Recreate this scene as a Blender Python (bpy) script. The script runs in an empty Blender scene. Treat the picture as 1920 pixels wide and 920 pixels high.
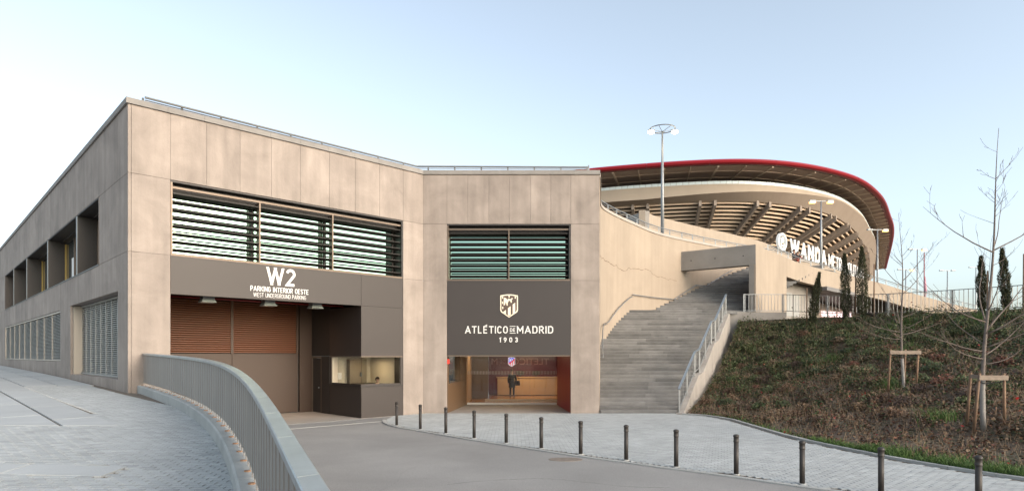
import bpy, bmesh, math, random
import numpy as np
from mathutils import Vector, Matrix
random.seed(7); RNG = np.random.default_rng(7)
S = bpy.context.scene
COL = S.collection
R = math.radians

# ------------------------------------------------------------------ camera, sky, sun, exposure
cam = bpy.data.cameras.new('camera'); camo = bpy.data.objects.new('camera', cam); COL.objects.link(camo)
camo.location = (0, 0, 2.6); camo.rotation_euler = (R(90), 0, 0)
cam.sensor_width = 36; cam.lens = 22.18; cam.shift_y = 0.1078; cam.clip_end = 5000; cam.clip_start = 0.05
S.camera = camo
SUN_AZ = (0.76, -0.65)            # towards the sun, low behind the camera on the right
SUN_EL = 20
W = bpy.data.worlds.new('World'); S.world = W; W.use_nodes = True
nt = W.node_tree; bg = nt.nodes['Background']
sky = nt.nodes.new('ShaderNodeTexSky'); sky.sky_type = 'NISHITA'; sky.sun_disc = False
sky.sun_elevation = R(SUN_EL); sky.sun_rotation = math.atan2(SUN_AZ[0], SUN_AZ[1])
sky.altitude = 650; sky.air_density = 1.0; sky.dust_density = 5.0; sky.ozone_density = 2.0
hs = nt.nodes.new('ShaderNodeHueSaturation'); hs.inputs['Saturation'].default_value = 0.57
tint = nt.nodes.new('ShaderNodeMix'); tint.data_type = 'RGBA'; tint.blend_type = 'MULTIPLY'; tint.inputs['Factor'].default_value = 1.0
tint.inputs['B'].default_value = (1.0, 1.035, 1.0, 1)
nt.links.new(sky.outputs[0], hs.inputs['Color']); nt.links.new(hs.outputs[0], tint.inputs['A']); nt.links.new(tint.outputs['Result'], bg.inputs[0]); bg.inputs[1].default_value = 0.15
sl = bpy.data.lights.new('sun', 'SUN'); slo = bpy.data.objects.new('sun', sl); COL.objects.link(slo)
sl.energy = 0.50; sl.angle = R(30); sl.color = (1.0, 0.54, 0.33)
slo.rotation_euler = Vector((SUN_AZ[0]*math.cos(R(SUN_EL)), SUN_AZ[1]*math.cos(R(SUN_EL)), math.sin(R(SUN_EL)))).to_track_quat('Z', 'Y').to_euler()
S.view_settings.view_transform = 'Standard'; S.view_settings.look = 'None'
S.view_settings.exposure = 1.27; S.view_settings.gamma = 1.0
S.view_settings.use_curve_mapping = False

# ------------------------------------------------------------------ materials
MATS = {}
def mat(name, col, rough=0.8, metal=0.0, var=0.0, scale=1.0, bump=0.0, bscale=30.0, rnd=0.0, streak=0.0, tone=False,
        emit=None, estr=0.0, alpha=1.0, trans=0.0, col2=None, spec=0.5, speck=0.0, speckscale=60.0):
    if name in MATS: return MATS[name]
    m = bpy.data.materials.new(name); m.use_nodes = True; MATS[name] = m
    t = m.node_tree; N = t.nodes; L = t.links
    p = N['Principled BSDF']
    p.inputs['Base Color'].default_value = (*col, 1); p.inputs['Roughness'].default_value = rough
    p.inputs['Metallic'].default_value = metal; p.inputs['Specular IOR Level'].default_value = spec
    p.inputs['Alpha'].default_value = alpha; p.inputs['Transmission Weight'].default_value = trans
    if emit:
        p.inputs['Emission Color'].default_value = (*emit, 1); p.inputs['Emission Strength'].default_value = estr
    tc = N.new('ShaderNodeTexCoord')
    cur = None
    def mul(cur, fac_sock, lo, hi):
        mr = N.new('ShaderNodeMapRange'); mr.inputs['To Min'].default_value = lo; mr.inputs['To Max'].default_value = hi
        L.new(fac_sock, mr.inputs['Value'])
        v = N.new('ShaderNodeVectorMath'); v.operation = 'SCALE'
        if cur is None: v.inputs[0].default_value = col
        else: L.new(cur, v.inputs[0])
        L.new(mr.outputs[0], v.inputs['Scale']); return v.outputs[0]
    if col2 is not None:
        n = N.new('ShaderNodeTexNoise'); n.inputs['Scale'].default_value = scale*0.6; n.inputs['Detail'].default_value = 8
        L.new(tc.outputs['Object'], n.inputs['Vector'])
        cr = N.new('ShaderNodeValToRGB'); cr.color_ramp.elements[0].position = 0.38; cr.color_ramp.elements[1].position = 0.62
        cr.color_ramp.elements[0].color = (*col, 1); cr.color_ramp.elements[1].color = (*col2, 1)
        L.new(n.outputs['Fac'], cr.inputs[0]); cur = cr.outputs[0]
    if var:
        n = N.new('ShaderNodeTexNoise'); n.inputs['Scale'].default_value = scale; n.inputs['Detail'].default_value = 9
        n.inputs['Roughness'].default_value = 0.62; n.inputs['Distortion'].default_value = 0.4
        L.new(tc.outputs['Object'], n.inputs['Vector'])
        mr0 = N.new('ShaderNodeMapRange'); mr0.inputs['From Min'].default_value = 0.28; mr0.inputs['From Max'].default_value = 0.72
        L.new(n.outputs['Fac'], mr0.inputs['Value'])
        cur = mul(cur, mr0.outputs[0], 1-var, 1+var)
    if streak:
        mp = N.new('ShaderNodeMapping'); mp.inputs['Scale'].default_value = (2.2, 2.2, 0.18)
        L.new(tc.outputs['Object'], mp.inputs['Vector'])
        n = N.new('ShaderNodeTexNoise'); n.inputs['Scale'].default_value = 1.3; n.inputs['Detail'].default_value = 7
        L.new(mp.outputs[0], n.inputs['Vector'])
        mr0 = N.new('ShaderNodeMapRange'); mr0.inputs['From Min'].default_value = 0.3; mr0.inputs['From Max'].default_value = 0.7
        L.new(n.outputs['Fac'], mr0.inputs['Value'])
        cur = mul(cur, mr0.outputs[0], 1-streak, 1+streak*0.6)
    if speck:
        n = N.new('ShaderNodeTexNoise'); n.inputs['Scale'].default_value = speckscale; n.inputs['Detail'].default_value = 4
        L.new(tc.outputs['Object'], n.inputs['Vector'])
        mr0 = N.new('ShaderNodeMapRange'); mr0.inputs['From Min'].default_value = 0.3; mr0.inputs['From Max'].default_value = 0.7
        L.new(n.outputs['Fac'], mr0.inputs['Value'])
        cur = mul(cur, mr0.outputs[0], 1-speck, 1+speck)
    if rnd:
        oi = N.new('ShaderNodeObjectInfo'); cur = mul(cur, oi.outputs['Random'], 1-rnd, 1+rnd)
    if tone:
        a = N.new('ShaderNodeAttribute'); a.attribute_name = 'tone'; cur = mul(cur, a.outputs['Fac'], 0.83, 1.17)
    if cur is not None: L.new(cur, p.inputs['Base Color'])
    if bump:
        n = N.new('ShaderNodeTexNoise'); n.inputs['Scale'].default_value = bscale; n.inputs['Detail'].default_value = 6
        L.new(tc.outputs['Object'], n.inputs['Vector'])
        b = N.new('ShaderNodeBump'); b.inputs['Strength'].default_value = bump; b.inputs['Distance'].default_value = 0.02
        L.new(n.outputs['Fac'], b.inputs['Height']); L.new(b.outputs[0], p.inputs['Normal'])
    return m
CONC = mat('concrete_panel', (0.3008, 0.2530, 0.2186), 0.82, var=0.23, scale=0.75, streak=0.15, rnd=0.08, speck=0.06, bump=0.25, bscale=14)
CONCD = mat('concrete_core', (0.2285, 0.2046, 0.1904), 0.9, var=0.1)
COPE = mat('coping', (0.2460, 0.2296, 0.2132), 0.8, var=0.15, scale=1.5, rnd=0.05)
BEIGE = mat('beige_concrete', (0.3483, 0.2844, 0.2193), 0.85, var=0.09, scale=0.5, streak=0.07, speck=0.04, bump=0.2, bscale=10)
GREYC = mat('grey_concrete', (0.2635, 0.2422, 0.2167), 0.85, var=0.13, scale=0.9, speck=0.05, bump=0.2, bscale=12)
STEPM = mat('stair_concrete', (0.1641, 0.1607, 0.1553), 0.85, var=0.2, scale=1.7, rnd=0.22, speck=0.06, bump=0.25, bscale=20)
BROWN = mat('brown_panel', (0.0417, 0.0327, 0.0285), 0.5, var=0.06, scale=0.7, rnd=0.04)
BROWND = mat('dark_brown_metal', (0.0300, 0.0252, 0.0228), 0.5)
BRONZE = mat('bronze_metal', (0.16, 0.12, 0.09), 0.45, metal=0.4)
GATES = mat('gate_slat_lit_brown', (0.1246, 0.0419, 0.0146), 0.5)  # gate brown turned orange, the warm lamp glow is in the colour
GATEM = mat('gate_brown', (0.0364, 0.0184, 0.0098), 0.5, var=0.06)
BLADE = mat('blade_black', (0.022, 0.018, 0.015), 0.6)
GLASSM = mat('mirror_glass', (0.3179, 0.4623, 0.3829), 0.02, metal=1.0)
STEEL = mat('galvanised_steel', (0.2604, 0.2728, 0.2790), 0.45, metal=0.6, var=0.12, scale=6)
RAILM = mat('grey_rail_sheet', (0.2790, 0.2506, 0.2218), 0.6, metal=0.0, var=0.05, scale=2, rnd=0.05)
CAPM = mat('zinc_cap', (0.3360, 0.3600, 0.3680), 0.35, metal=0.55, var=0.16, scale=3.0, rnd=0.05)
RUST = mat('rusted_plate', (0.30, 0.17, 0.10), 0.9, var=0.3, scale=12)
LOUV = mat('louvre_alu', (0.3330, 0.3285, 0.3105), 0.5, metal=0.3, rnd=0.05)
FRAME = mat('louvre_frame', (0.42, 0.37, 0.31), 0.5, metal=0.2)
GALVD = mat('dull_galvanised', (0.20, 0.20, 0.195), 0.5, metal=0.3)
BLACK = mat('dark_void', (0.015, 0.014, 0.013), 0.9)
WHITE = mat('white_lettering', (0.85, 0.83, 0.80), 0.6)
SILV = mat('silver_lettering', (0.72, 0.70, 0.66), 0.4, metal=0.2)
CREAM = mat('crest_cream', (0.85, 0.75, 0.58), 0.4)
ASPH = mat('asphalt', (0.2881, 0.2795, 0.2666), 0.9, var=0.12, scale=0.35, col2=(0.245, 0.238, 0.226), speck=0.16, speckscale=38, bump=0.5, bscale=70)
PAVM = mat('grey_paver', (0.3600, 0.3780, 0.3780), 0.85, var=0.12, scale=0.6, tone=True, speck=0.08, bump=0.3, bscale=60)
SLABM = mat('paving_slab', (0.3999, 0.4139, 0.4092), 0.85, var=0.10, scale=0.7, rnd=0.05, speck=0.06, bump=0.2, bscale=30)
BEDM = mat('joint_sand', (0.1365, 0.1102, 0.0840), 0.95, var=0.2, scale=5)
KERBM = mat('kerb_concrete', (0.3825, 0.3825, 0.3612), 0.85, var=0.14, scale=2.0, rnd=0.05, bump=0.3, bscale=25)
BOLM = mat('bollard_iron', (0.0440, 0.0384, 0.0344), 0.55, metal=0.3, var=0.12, scale=8)
SOIL = mat('soil', (0.1040, 0.0736, 0.0512), 0.95, var=0.3, scale=1.4, col2=(0.085, 0.075, 0.042), bump=0.8, bscale=8)
BARK = mat('young_bark', (0.1548, 0.1260, 0.1080), 0.85, var=0.25, scale=9, bump=0.4, bscale=30)
TWIG = mat('twig_bark', (0.1400, 0.1085, 0.0910), 0.85, var=0.2, scale=5)
WRAP = mat('trunk_wrap', (0.2775, 0.2587, 0.2363), 0.9, var=0.15, scale=14)
WOOD = mat('stake_wood', (0.1890, 0.1155, 0.0700), 0.8, var=0.25, scale=7, streak=0.2)
PLANK = mat('plank_wood', (0.2325, 0.1800, 0.1387), 0.8, var=0.25, scale=7)
STRAP = mat('black_strap', (0.02, 0.02, 0.02), 0.7)
RED = mat('red_rim', (0.27, 0.010, 0.017), 0.35)
SOFF = mat('roof_soffit', (0.4200, 0.3010, 0.2380), 0.7, rnd=0.10)
SOFFL = mat('roof_purlin', (0.6300, 0.4950, 0.3900), 0.6)
MEMB = mat('roof_membrane', (0.75, 0.75, 0.73), 0.7)
TAUPE = mat('shaded_ring_concrete', (0.3330, 0.2655, 0.2115), 0.85, var=0.07, scale=0.3)  # darker copy of the ring concrete, shade of the sloping underside painted in
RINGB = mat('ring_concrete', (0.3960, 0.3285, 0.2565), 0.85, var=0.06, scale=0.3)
TIERM = mat('seating_concrete', (0.70, 0.54, 0.40), 0.85, rnd=0.05)
RIBM = mat('rib_concrete', (0.30, 0.25, 0.21), 0.85, var=0.06)
FROST = mat('frosted_glass', (0.62, 0.70, 0.70), 0.3)
SIGNL = mat('lit_sign_letter', (0.62, 0.60, 0.56), 0.5, emit=(1.0, 0.95, 0.85), estr=0.12)
GALV = mat('lamp_pole', (0.2800, 0.2940, 0.3010), 0.45, metal=0.5)
LIT = mat('lit_lamp', (1, 0.9, 0.7), 0.5, emit=(1.0, 0.42, 0.06), estr=1.5)
LITB = mat('lit_lamp_bright', (1, 0.95, 0.8), 0.5, emit=(1.0, 0.80, 0.48), estr=12)
CLEAR = mat('clear_glass', (0.9, 0.95, 0.93), 0.02, trans=1.0)

# ------------------------------------------------------------------ builders
def link(o, parent=None, label=None, cat=None, group=None, kind=None):
    COL.objects.link(o)
    if parent is not None: o.parent = parent
    if label: o['label'] = label
    if cat: o['category'] = cat
    if group: o['group'] = group
    if kind: o['kind'] = kind
    return o
def thing(name, loc, label, cat, group=None, kind=None, rz=0.0):
    o = bpy.data.objects.new(name, None); o.location = loc; o.rotation_euler = (0, 0, rz); o.empty_display_size = 0.2
    return link(o, None, label, cat, group, kind)
def base_of(parent):
    v = Vector((0, 0, 0))
    while parent is not None:
        v = v + parent.location; parent = parent.parent
    return v
def mesh(name, V, F, m, parent=None, smooth=False, local=False, fix=True, **kw):
    me = bpy.data.meshes.new(name)
    V = np.asarray(V, dtype=float)
    if parent is not None and not local: V = V - np.array(base_of(parent))
    me.from_pydata(V.tolist(), [], [tuple(f) for f in F])
    if fix:
        bm = bmesh.new(); bm.from_mesh(me); bmesh.ops.recalc_face_normals(bm, faces=bm.faces); bm.to_mesh(me); bm.free()
    me.materials.append(m)
    if smooth: me.polygons.foreach_set('use_smooth', [True]*len(me.polygons))
    o = bpy.data.objects.new(name, me)
    return link(o, parent, **kw)
BOXF = [(0,3,2,1),(4,5,6,7),(0,1,5,4),(1,2,6,5),(2,3,7,6),(3,0,4,7)]
class Fr:                               # a wall's frame: u along the wall, n outwards, z up
    def __init__(s, O, ux, un): s.O = np.array(O, float); s.ux = np.array(ux, float); s.un = np.array(un, float)
    def p(s, u, n, z): q = s.O + u*s.ux + n*s.un; return (q[0], q[1], z)
def fbox(name, fr, u0, u1, n0, n1, z0, z1, m, parent=None, ch=0.0, **kw):
    if ch:
        V = [fr.p(u0,n0,z0), fr.p(u1,n0,z0), fr.p(u1,n0,z1), fr.p(u0,n0,z1)]
        V += [fr.p(u0,n1-ch,z0), fr.p(u1,n1-ch,z0), fr.p(u1,n1-ch,z1), fr.p(u0,n1-ch,z1)]
        V += [fr.p(u0+ch,n1,z0+ch), fr.p(u1-ch,n1,z0+ch), fr.p(u1-ch,n1,z1-ch), fr.p(u0+ch,n1,z1-ch)]
        F = [(0,3,2,1),(0,1,5,4),(1,2,6,5),(2,3,7,6),(3,0,4,7),(4,5,9,8),(5,6,10,9),(6,7,11,10),(7,4,8,11),(8,9,10,11)]
    else:
        V = [fr.p(u0,n0,z0), fr.p(u1,n0,z0), fr.p(u1,n1,z0), fr.p(u0,n1,z0), fr.p(u0,n0,z1), fr.p(u1,n0,z1), fr.p(u1,n1,z1), fr.p(u0,n1,z1)]
        F = BOXF
    return mesh(name, V, F, m, parent, **kw)
WORLD = Fr((0,0),(1,0),(0,1))
def box(name, x0, x1, y0, y1, z0, z1, m, parent=None, **kw): return fbox(name, WORLD, x0, x1, y0, y1, z0, z1, m, parent, **kw)
def tube_geo(pts, rad, seg=8, cap=True):
    pts = [Vector(p) for p in pts]; n = len(pts)
    if not hasattr(rad, '__len__'): rad = [rad]*n
    V, F = [], []
    up = None
    for i, p in enumerate(pts):
        t = (pts[min(i+1, n-1)] - pts[max(i-1, 0)]).normalized()
        if up is None:
            up = Vector((0,0,1)) if abs(t.z) < 0.9 else Vector((1,0,0))
        s = t.cross(up).normalized(); up = s.cross(t).normalized()
        for k in range(seg):
            a = 2*math.pi*k/seg; V.append(tuple(p + rad[i]*(math.cos(a)*s + math.sin(a)*up)))
    for i in range(n-1):
        for k in range(seg):
            k2 = (k+1) % seg; F.append((i*seg+k, i*seg+k2, (i+1)*seg+k2, (i+1)*seg+k))
    if cap: F.append(tuple(range(seg))[::-1]); F.append(tuple((n-1)*seg+k for k in range(seg)))
    return V, F
def tube(name, pts, rad, m, parent=None, seg=8, smooth=True, **kw):
    V, F = tube_geo(pts, rad, seg); return mesh(name, V, F, m, parent, smooth=smooth, **kw)
def join(geos):
    V, F = [], []
    for v, f in geos:
        o = len(V); V += list(v); F += [tuple(i+o for i in q) for q in f]
    return V, F
def lathe_geo(prof, seg=16):
    V, F = [], []
    for r, z in prof:
        for k in range(seg): a = 2*math.pi*k/seg; V.append((r*math.cos(a), r*math.sin(a), z))
    for i in range(len(prof)-1):
        for k in range(seg): k2 = (k+1) % seg; F.append((i*seg+k, i*seg+k2, (i+1)*seg+k2, (i+1)*seg+k))
    F.append(tuple(range(seg))[::-1]); F.append(tuple((len(prof)-1)*seg+k for k in range(seg)))
    return V, F
def bar_geo(a, b, w, d):                # a rectangular bar from a to b
    a = Vector(a); b = Vector(b); t = (b-a).normalized()
    up = Vector((0,0,1)) if abs(t.z) < 0.95 else Vector((0,1,0))
    s = t.cross(up).normalized(); u = s.cross(t)
    V = []
    for p in (a, b):
        for i, j in ((-1,-1),(1,-1),(1,1),(-1,1)): V.append(tuple(p + s*i*w/2 + u*j*d/2))
    return V, [(0,1,2,3),(7,6,5,4),(0,4,5,1),(1,5,6,2),(2,6,7,3),(3,7,4,0)]
def bar(name, a, b, w, d, m, parent=None, **kw):
    V, F = bar_geo(a, b, w, d); return mesh(name, V, F, m, parent, **kw)
def copy_tree(root, loc, rz=None, label=None):
    c = root.copy(); COL.objects.link(c); c.location = loc
    if rz is not None: c.rotation_euler = (0,0,rz)
    if label: c['label'] = label
    for ch in root.children:
        d = ch.copy(); COL.objects.link(d); d.parent = c
        for g in ch.children:
            e = g.copy(); COL.objects.link(e); e.parent = d
    return c
def smooth_curve(pts, step=0.25):
    P = np.array(pts, float); n = len(P); out = []
    for i in range(n-1):
        p0 = P[max(i-1,0)]; p1 = P[i]; p2 = P[i+1]; p3 = P[min(i+2,n-1)]
        k = max(2, int(np.linalg.norm(p2-p1)/step))
        for j in range(k):
            t = j/k
            out.append(0.5*((2*p1)+(-p0+p2)*t+(2*p0-5*p1+4*p2-p3)*t*t+(-p0+3*p1-3*p2+p3)*t**3))
    out.append(P[-1]); return np.array(out)
def resample(C, step):
    d = np.r_[0, np.cumsum(np.linalg.norm(np.diff(C[:, :2], axis=0), axis=1))]
    n = max(2, int(round(d[-1]/step))+1); q = np.linspace(0, d[-1], n)
    return np.stack([np.interp(q, d, C[:, k]) for k in range(C.shape[1])], 1)
def normals2d(C):
    t = np.gradient(C[:, :2], axis=0); t /= np.linalg.norm(t, axis=1)[:, None]
    return np.stack([t[:, 1], -t[:, 0]], 1)         # to the right of travel
def ribbon_wall(name, C, n0, n1, zb, zt, m, parent, a=0, b=None, **kw):   # wall following curve C; n to the right of travel
    N = normals2d(C); b = len(C) if b is None else b
    V, F = [], []
    for i in range(a, b):
        x, y = C[i, :2]; nx, ny = N[i]
        z0 = zb[i] if hasattr(zb, '__len__') else zb; z1 = zt[i] if hasattr(zt, '__len__') else zt
        V += [(x+nx*n0, y+ny*n0, z0), (x+nx*n1, y+ny*n1, z0), (x+nx*n1, y+ny*n1, z1), (x+nx*n0, y+ny*n0, z1)]
    k = b-a
    for i in range(k-1):
        for j in range(4):
            F.append((i*4+j, i*4+(j+1) % 4, i*4+4+(j+1) % 4, i*4+4+j))
    F.append((0,1,2,3)); F.append(tuple((k-1)*4+j for j in (3,2,1,0)))
    return mesh(name, V, F, m, parent, **kw)
def text_mesh(name, body, size, m, parent, fr, u, n, z, depth=0.02, bold=0.0, align='CENTER', spacing=1.0, xs=1.0, mirror=False, width=None):
    c = bpy.data.curves.new(name, 'FONT'); c.body = body; c.size = size; c.extrude = depth/2; c.offset = bold
    c.align_x = align; c.align_y = 'BOTTOM_BASELINE'; c.space_character = spacing; c.resolution_u = 4
    o = bpy.data.objects.new('tmp', c); COL.objects.link(o)
    dg = bpy.context.evaluated_depsgraph_get(); dg.update()
    me = bpy.data.meshes.new_from_object(o.evaluated_get(dg)); bpy.data.objects.remove(o)
    V = np.array([v.co[:] for v in me.vertices])
    V[:, 0] *= xs
    if width: V[:, 0] *= width/(V[:, 0].max()-V[:, 0].min())
    if mirror: V[:, 0] *= -1
    F = [tuple(p.vertices) for p in me.polygons]; bpy.data.meshes.remove(me)
    if len(F) == 0: return None
    # reading direction follows the frame's u when seen from outside
    P = [fr.p(u + v[0], n + v[2] + depth/2, z + v[1]) for v in V]
    return mesh(name, P, F, m, parent, fix=False)

# a plain bold grotesque drawn as strokes: glyph = (width, [polylines]); coordinates run over the cap box
def arc(cx, cy, rx, ry, a0, a1, k=7): return [(cx+rx*math.cos(R(a0+(a1-a0)*i/k)), cy+ry*math.sin(R(a0+(a1-a0)*i/k))) for i in range(k+1)]
def oval(w): return arc(w/2, 0.70, w/2, 0.30, 0, 180, 8)+arc(w/2, 0.30, w/2, 0.30, 180, 360, 8)+[(w, 0.70)]
GL = {
 'A': (0.62, [[(0,0),(0.31,1)],[(0.62,0),(0.31,1)],[(0.13,0.27),(0.49,0.27)]]), 'T': (0.5, [[(0,1),(0.5,1)],[(0.25,1),(0.25,0)]]), 'L': (0.42, [[(0,1),(0,0),(0.42,0)]]),
 'E': (0.45, [[(0.45,1),(0,1),(0,0),(0.45,0)],[(0,0.52),(0.4,0.52)]]), 'I': (0.0, [[(0,0),(0,1)]]), 'C': (0.48, [arc(0.24,0.72,0.24,0.28,15,180,7)+arc(0.24,0.28,0.24,0.28,180,345,7)]),
 'O': (0.5, [oval(0.5)]), '0': (0.44, [oval(0.44)]), 'D': (0.5, [[(0,0),(0,1),(0.24,1)]+arc(0.24,0.72,0.26,0.28,90,0,5)+arc(0.24,0.28,0.26,0.28,0,-90,5)+[(0,0)]]),
 'M': (0.66, [[(0,0),(0,1)],[(0,1),(0.33,0.32),(0.66,1)],[(0.66,1),(0.66,0)]]), 'N': (0.52, [[(0,0),(0,1)],[(0,1),(0.52,0)],[(0.52,0),(0.52,1)]]),
 'R': (0.48, [[(0,0),(0,1),(0.24,1)]+arc(0.24,0.74,0.22,0.26,90,-90,8)+[(0,0.48)],[(0.22,0.46),(0.48,0)]]), 'P': (0.46, [[(0,0),(0,1),(0.22,1)]+arc(0.22,0.72,0.24,0.28,90,-90,8)+[(0,0.44)]]),
 'K': (0.5, [[(0,0),(0,1)],[(0.5,1),(0.08,0.45)],[(0.16,0.56),(0.5,0)]]), 'G': (0.5, [arc(0.25,0.72,0.25,0.28,20,180,7)+arc(0.25,0.28,0.25,0.28,180,355,7)+[(0.5,0.5),(0.28,0.5)]]),
 'S': (0.44, [arc(0.22,0.75,0.22,0.25,20,180,6)+[(0.02,0.66),(0.12,0.55),(0.33,0.47),(0.43,0.36)]+arc(0.22,0.25,0.22,0.25,0,-160,6)]), 'U': (0.5, [[(0,1),(0,0.28)]+arc(0.25,0.26,0.25,0.26,180,360,8)+[(0.5,1)]]),
 'W': (0.92, [[(0,1),(0.23,0)],[(0.23,0),(0.46,1)],[(0.46,1),(0.69,0)],[(0.69,0),(0.92,1)]]), '1': (0.2, [[(0,0.78),(0.2,1)],[(0.2,1),(0.2,0)]]),
 '2': (0.46, [arc(0.23,0.74,0.23,0.26,165,-25,8)+[(0.0,0.0),(0.46,0.0)]]), '9': (0.44, [arc(0.22,0.70,0.22,0.30,0,360,14),[(0.44,0.70),(0.40,0.45),(0.2,0)]]),
 '3': (0.42, [arc(0.2,0.76,0.22,0.24,160,-80,8)+[(0.12,0.52)],[(0.12,0.53)]+arc(0.2,0.26,0.22,0.26,85,-160,9)]), ' ': (0.12, [])}
GL['\u00c9'] = GL['E']; GL[' '] = (0.3, [])
def glyph_geo(ch, t):
    w, strokes = GL[ch]; out = []; sy = 1-t
    for si_, st_ in enumerate(strokes):
        P = [Vector((x, t/2+y*sy, 0)) for x, y in st_]; n = len(P); L, Rr = [], []
        closed = (P[0]-P[-1]).length < 1e-4
        for i in range(n):
            a = P[i]-P[i-1] if i else (P[0]-P[-2] if closed else P[1]-P[0]); b = P[i+1]-P[i] if i < n-1 else (P[1]-P[0] if closed else P[i]-P[i-1])
            a = a.normalized(); b = b.normalized(); m = Vector((-(a.y+b.y), a.x+b.x, 0))
            m = m.normalized() if m.length > 1e-5 else Vector((-a.y, a.x, 0)); c = max(0.45, m.dot(Vector((-a.y, a.x, 0))))
            l, r = P[i]+m*t/2/c, P[i]-m*t/2/c
            if not closed and i in (0, n-1):
                d = b if i == 0 else a; yv = st_[i][1]
                if abs(d.y) > 0.35 and yv in (0, 1):
                    Y = 0.0 if yv == 0 else 1.0; l = l+d*((Y-l.y)/d.y); r = r+d*((Y-r.y)/d.y)
                elif abs(d.x) > 0.9 and st_[i][0] == 0 and n == 2 and yv == 1: l = l-d*t/2; r = r-d*t/2
                elif abs(d.x) > 0.9 and n == 2 and yv == 1 and i == n-1: l = l+d*t/2; r = r+d*t/2
            L.append(l); Rr.append(r)
        out.append((L, Rr, si_))
    return w, out
def stroke_text(name, body, h, t, m, parent, fr, u, n, z, depth, width=None, gap=0.17, per_letter=False):
    x = 0.0; parts = []
    for ch in body:
        w, out = glyph_geo(ch, t); parts.append((x, w, out, ch)); x += w+t+(gap if ch != ' ' else 0.02)
    tot = x-gap-t; sx = (width/(tot*h+t*h)) if width else 1.0
    V, F = [], []
    for ox, w, out, ch in parts:
        for L, Rr, k in out:
            N = len(L); b0 = len(V); dn = depth-0.0006*k*(1 if depth < 0.1 else 6)
            for l, r in zip(L, Rr):
                for q in (l, r):
                    for nn in (0.0, dn): V.append(fr.p(u+((q.x+ox)-tot/2)*h*sx, n+nn, z+q.y*h))
            for i in range(N-1):
                a = b0+4*i; c = a+4
                F += [(a+1,a+3,c+3,c+1),(a,c,c+2,a+2),(a,a+1,c+1,c),(a+2,c+2,c+3,a+3)]
            F += [(b0,b0+2,b0+3,b0+1),(b0+4*N-4,b0+4*N-3,b0+4*N-1,b0+4*N-2)]
        if ch == '\u00c9':
            b0 = len(V); c = ox+w*0.5
            for q in ((c-0.16,1.06),(c+0.20,1.06),(c+0.24,1.22)):
                for nn in (0.0, depth): V.append(fr.p(u+(q[0]-tot/2)*h*sx, n+nn, z+q[1]*h))
            F += [(b0+1,b0+3,b0+5),(b0,b0+4,b0+2),(b0,b0+2,b0+3,b0+1),(b0+2,b0+4,b0+5,b0+3),(b0+4,b0,b0+1,b0+5)]
    return mesh(name, V, F, m, parent)
# ------------------------------------------------------------------ key plan
C1 = np.array((-12.45, 20.45)); C2 = np.array((-4.02, 28.5))
d1 = (C2-C1)/np.linalg.norm(C2-C1); n1 = np.array((d1[1], -d1[0]))
F1 = Fr(C1, d1, n1); F2 = Fr(C2, (1,0), (0,-1)); LF = Fr(C1, -n1, -d1)
L1 = 11.656; L2 = 7.97; LL = 48.0
ZT, ZA, ZB = 10.78, 8.55, 6.0
_zy = np.arange(-10, 100, 0.25); _zt = np.interp(_zy, [-6, 0, 3.2, 7.14, 10.9, 20.45, 29.5, 49.7, 90], [0.30, 0.55, 0.74, 0.98, 1.20, 1.42, 1.66, 1.93, 2.2])
_k = np.exp(-(np.arange(-24, 25)*0.25/2.2)**2/2); _k /= _k.sum(); _zt = np.convolve(np.pad(_zt, 24, mode='edge'), _k, mode='valid')
def zp(y): return float(np.interp(y, _zy, _zt))

# wall along the stairs and the ramp: plan (x, y, top z)
WALL1 = smooth_curve([(3.99,28.75,10.9),(4.33,31,10.9),(4.60,33,10.9),(4.95,34.8,10.9),(5.95,36.8,10.92),(7.2,38.5,10.85),(9.2,40.7,10.65),(11.4,42.5,10.55),(15.4,45.6,10.5),(19.5,48.2,10.4),(24,50.6,10.2)], 0.4)
WALL2 = smooth_curve([(15.3,39.6,9.6),(16.5,41.1,9.56),(17.9,42.6,9.5),(20.8,45.2,9.2),(24.6,47.8,8.9),(29.1,50,8.4),(33,51.9,7.75),(38.7,54,6.8),(45,56,5.9)], 0.5)
def wall_x(y): return float(np.interp(y, WALL1[:, 1], WALL1[:, 0]))
def stair_r(y): return 7.3 + 0.55*(y-28.2)

# ------------------------------------------------------------------ ground, road, pavements
box('ground', -900, 900, -300, 1500, -0.6, -0.06, SOIL, kind='structure')
road = mesh('road', [(-14,34,-0.004),(-14,-14,-0.004),(40,-14,-0.004),(40,34,-0.004)], [(0,1,2,3)], ASPH, kind='structure')
TOE = smooth_curve([(7.55,27.95,0),(8.3,27.3,0),(8.85,25.6,0),(8.85,23.6,0),(8.9,19.7,0),(9.4,16.7,0),(9.88,15,0),(10.7,13.2,0),(12.5,10.6,0),(16,7.6,0),(22,4.5,0)], 0.3)
BOL = [(-4.29,23.48),(-3.24,22.29),(-2.21,21.07),(-1.19,19.84),(-0.17,18.75),(0.82,17.68),(1.81,16.63),(2.84,15.69),(3.83,14.72),(4.90,13.79),(5.87,12.76),(6.92,11.83),(8.01,10.83)]
EDGE = smooth_curve([(-5.2,25.6,0),(-4.9,24.4,0),(-4.35,23.25,0)] + [(x-0.12, y-0.22, 0) for x, y in BOL[1:]] + [(11,8.4,0),(16,4.5,0)], 0.3)

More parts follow.
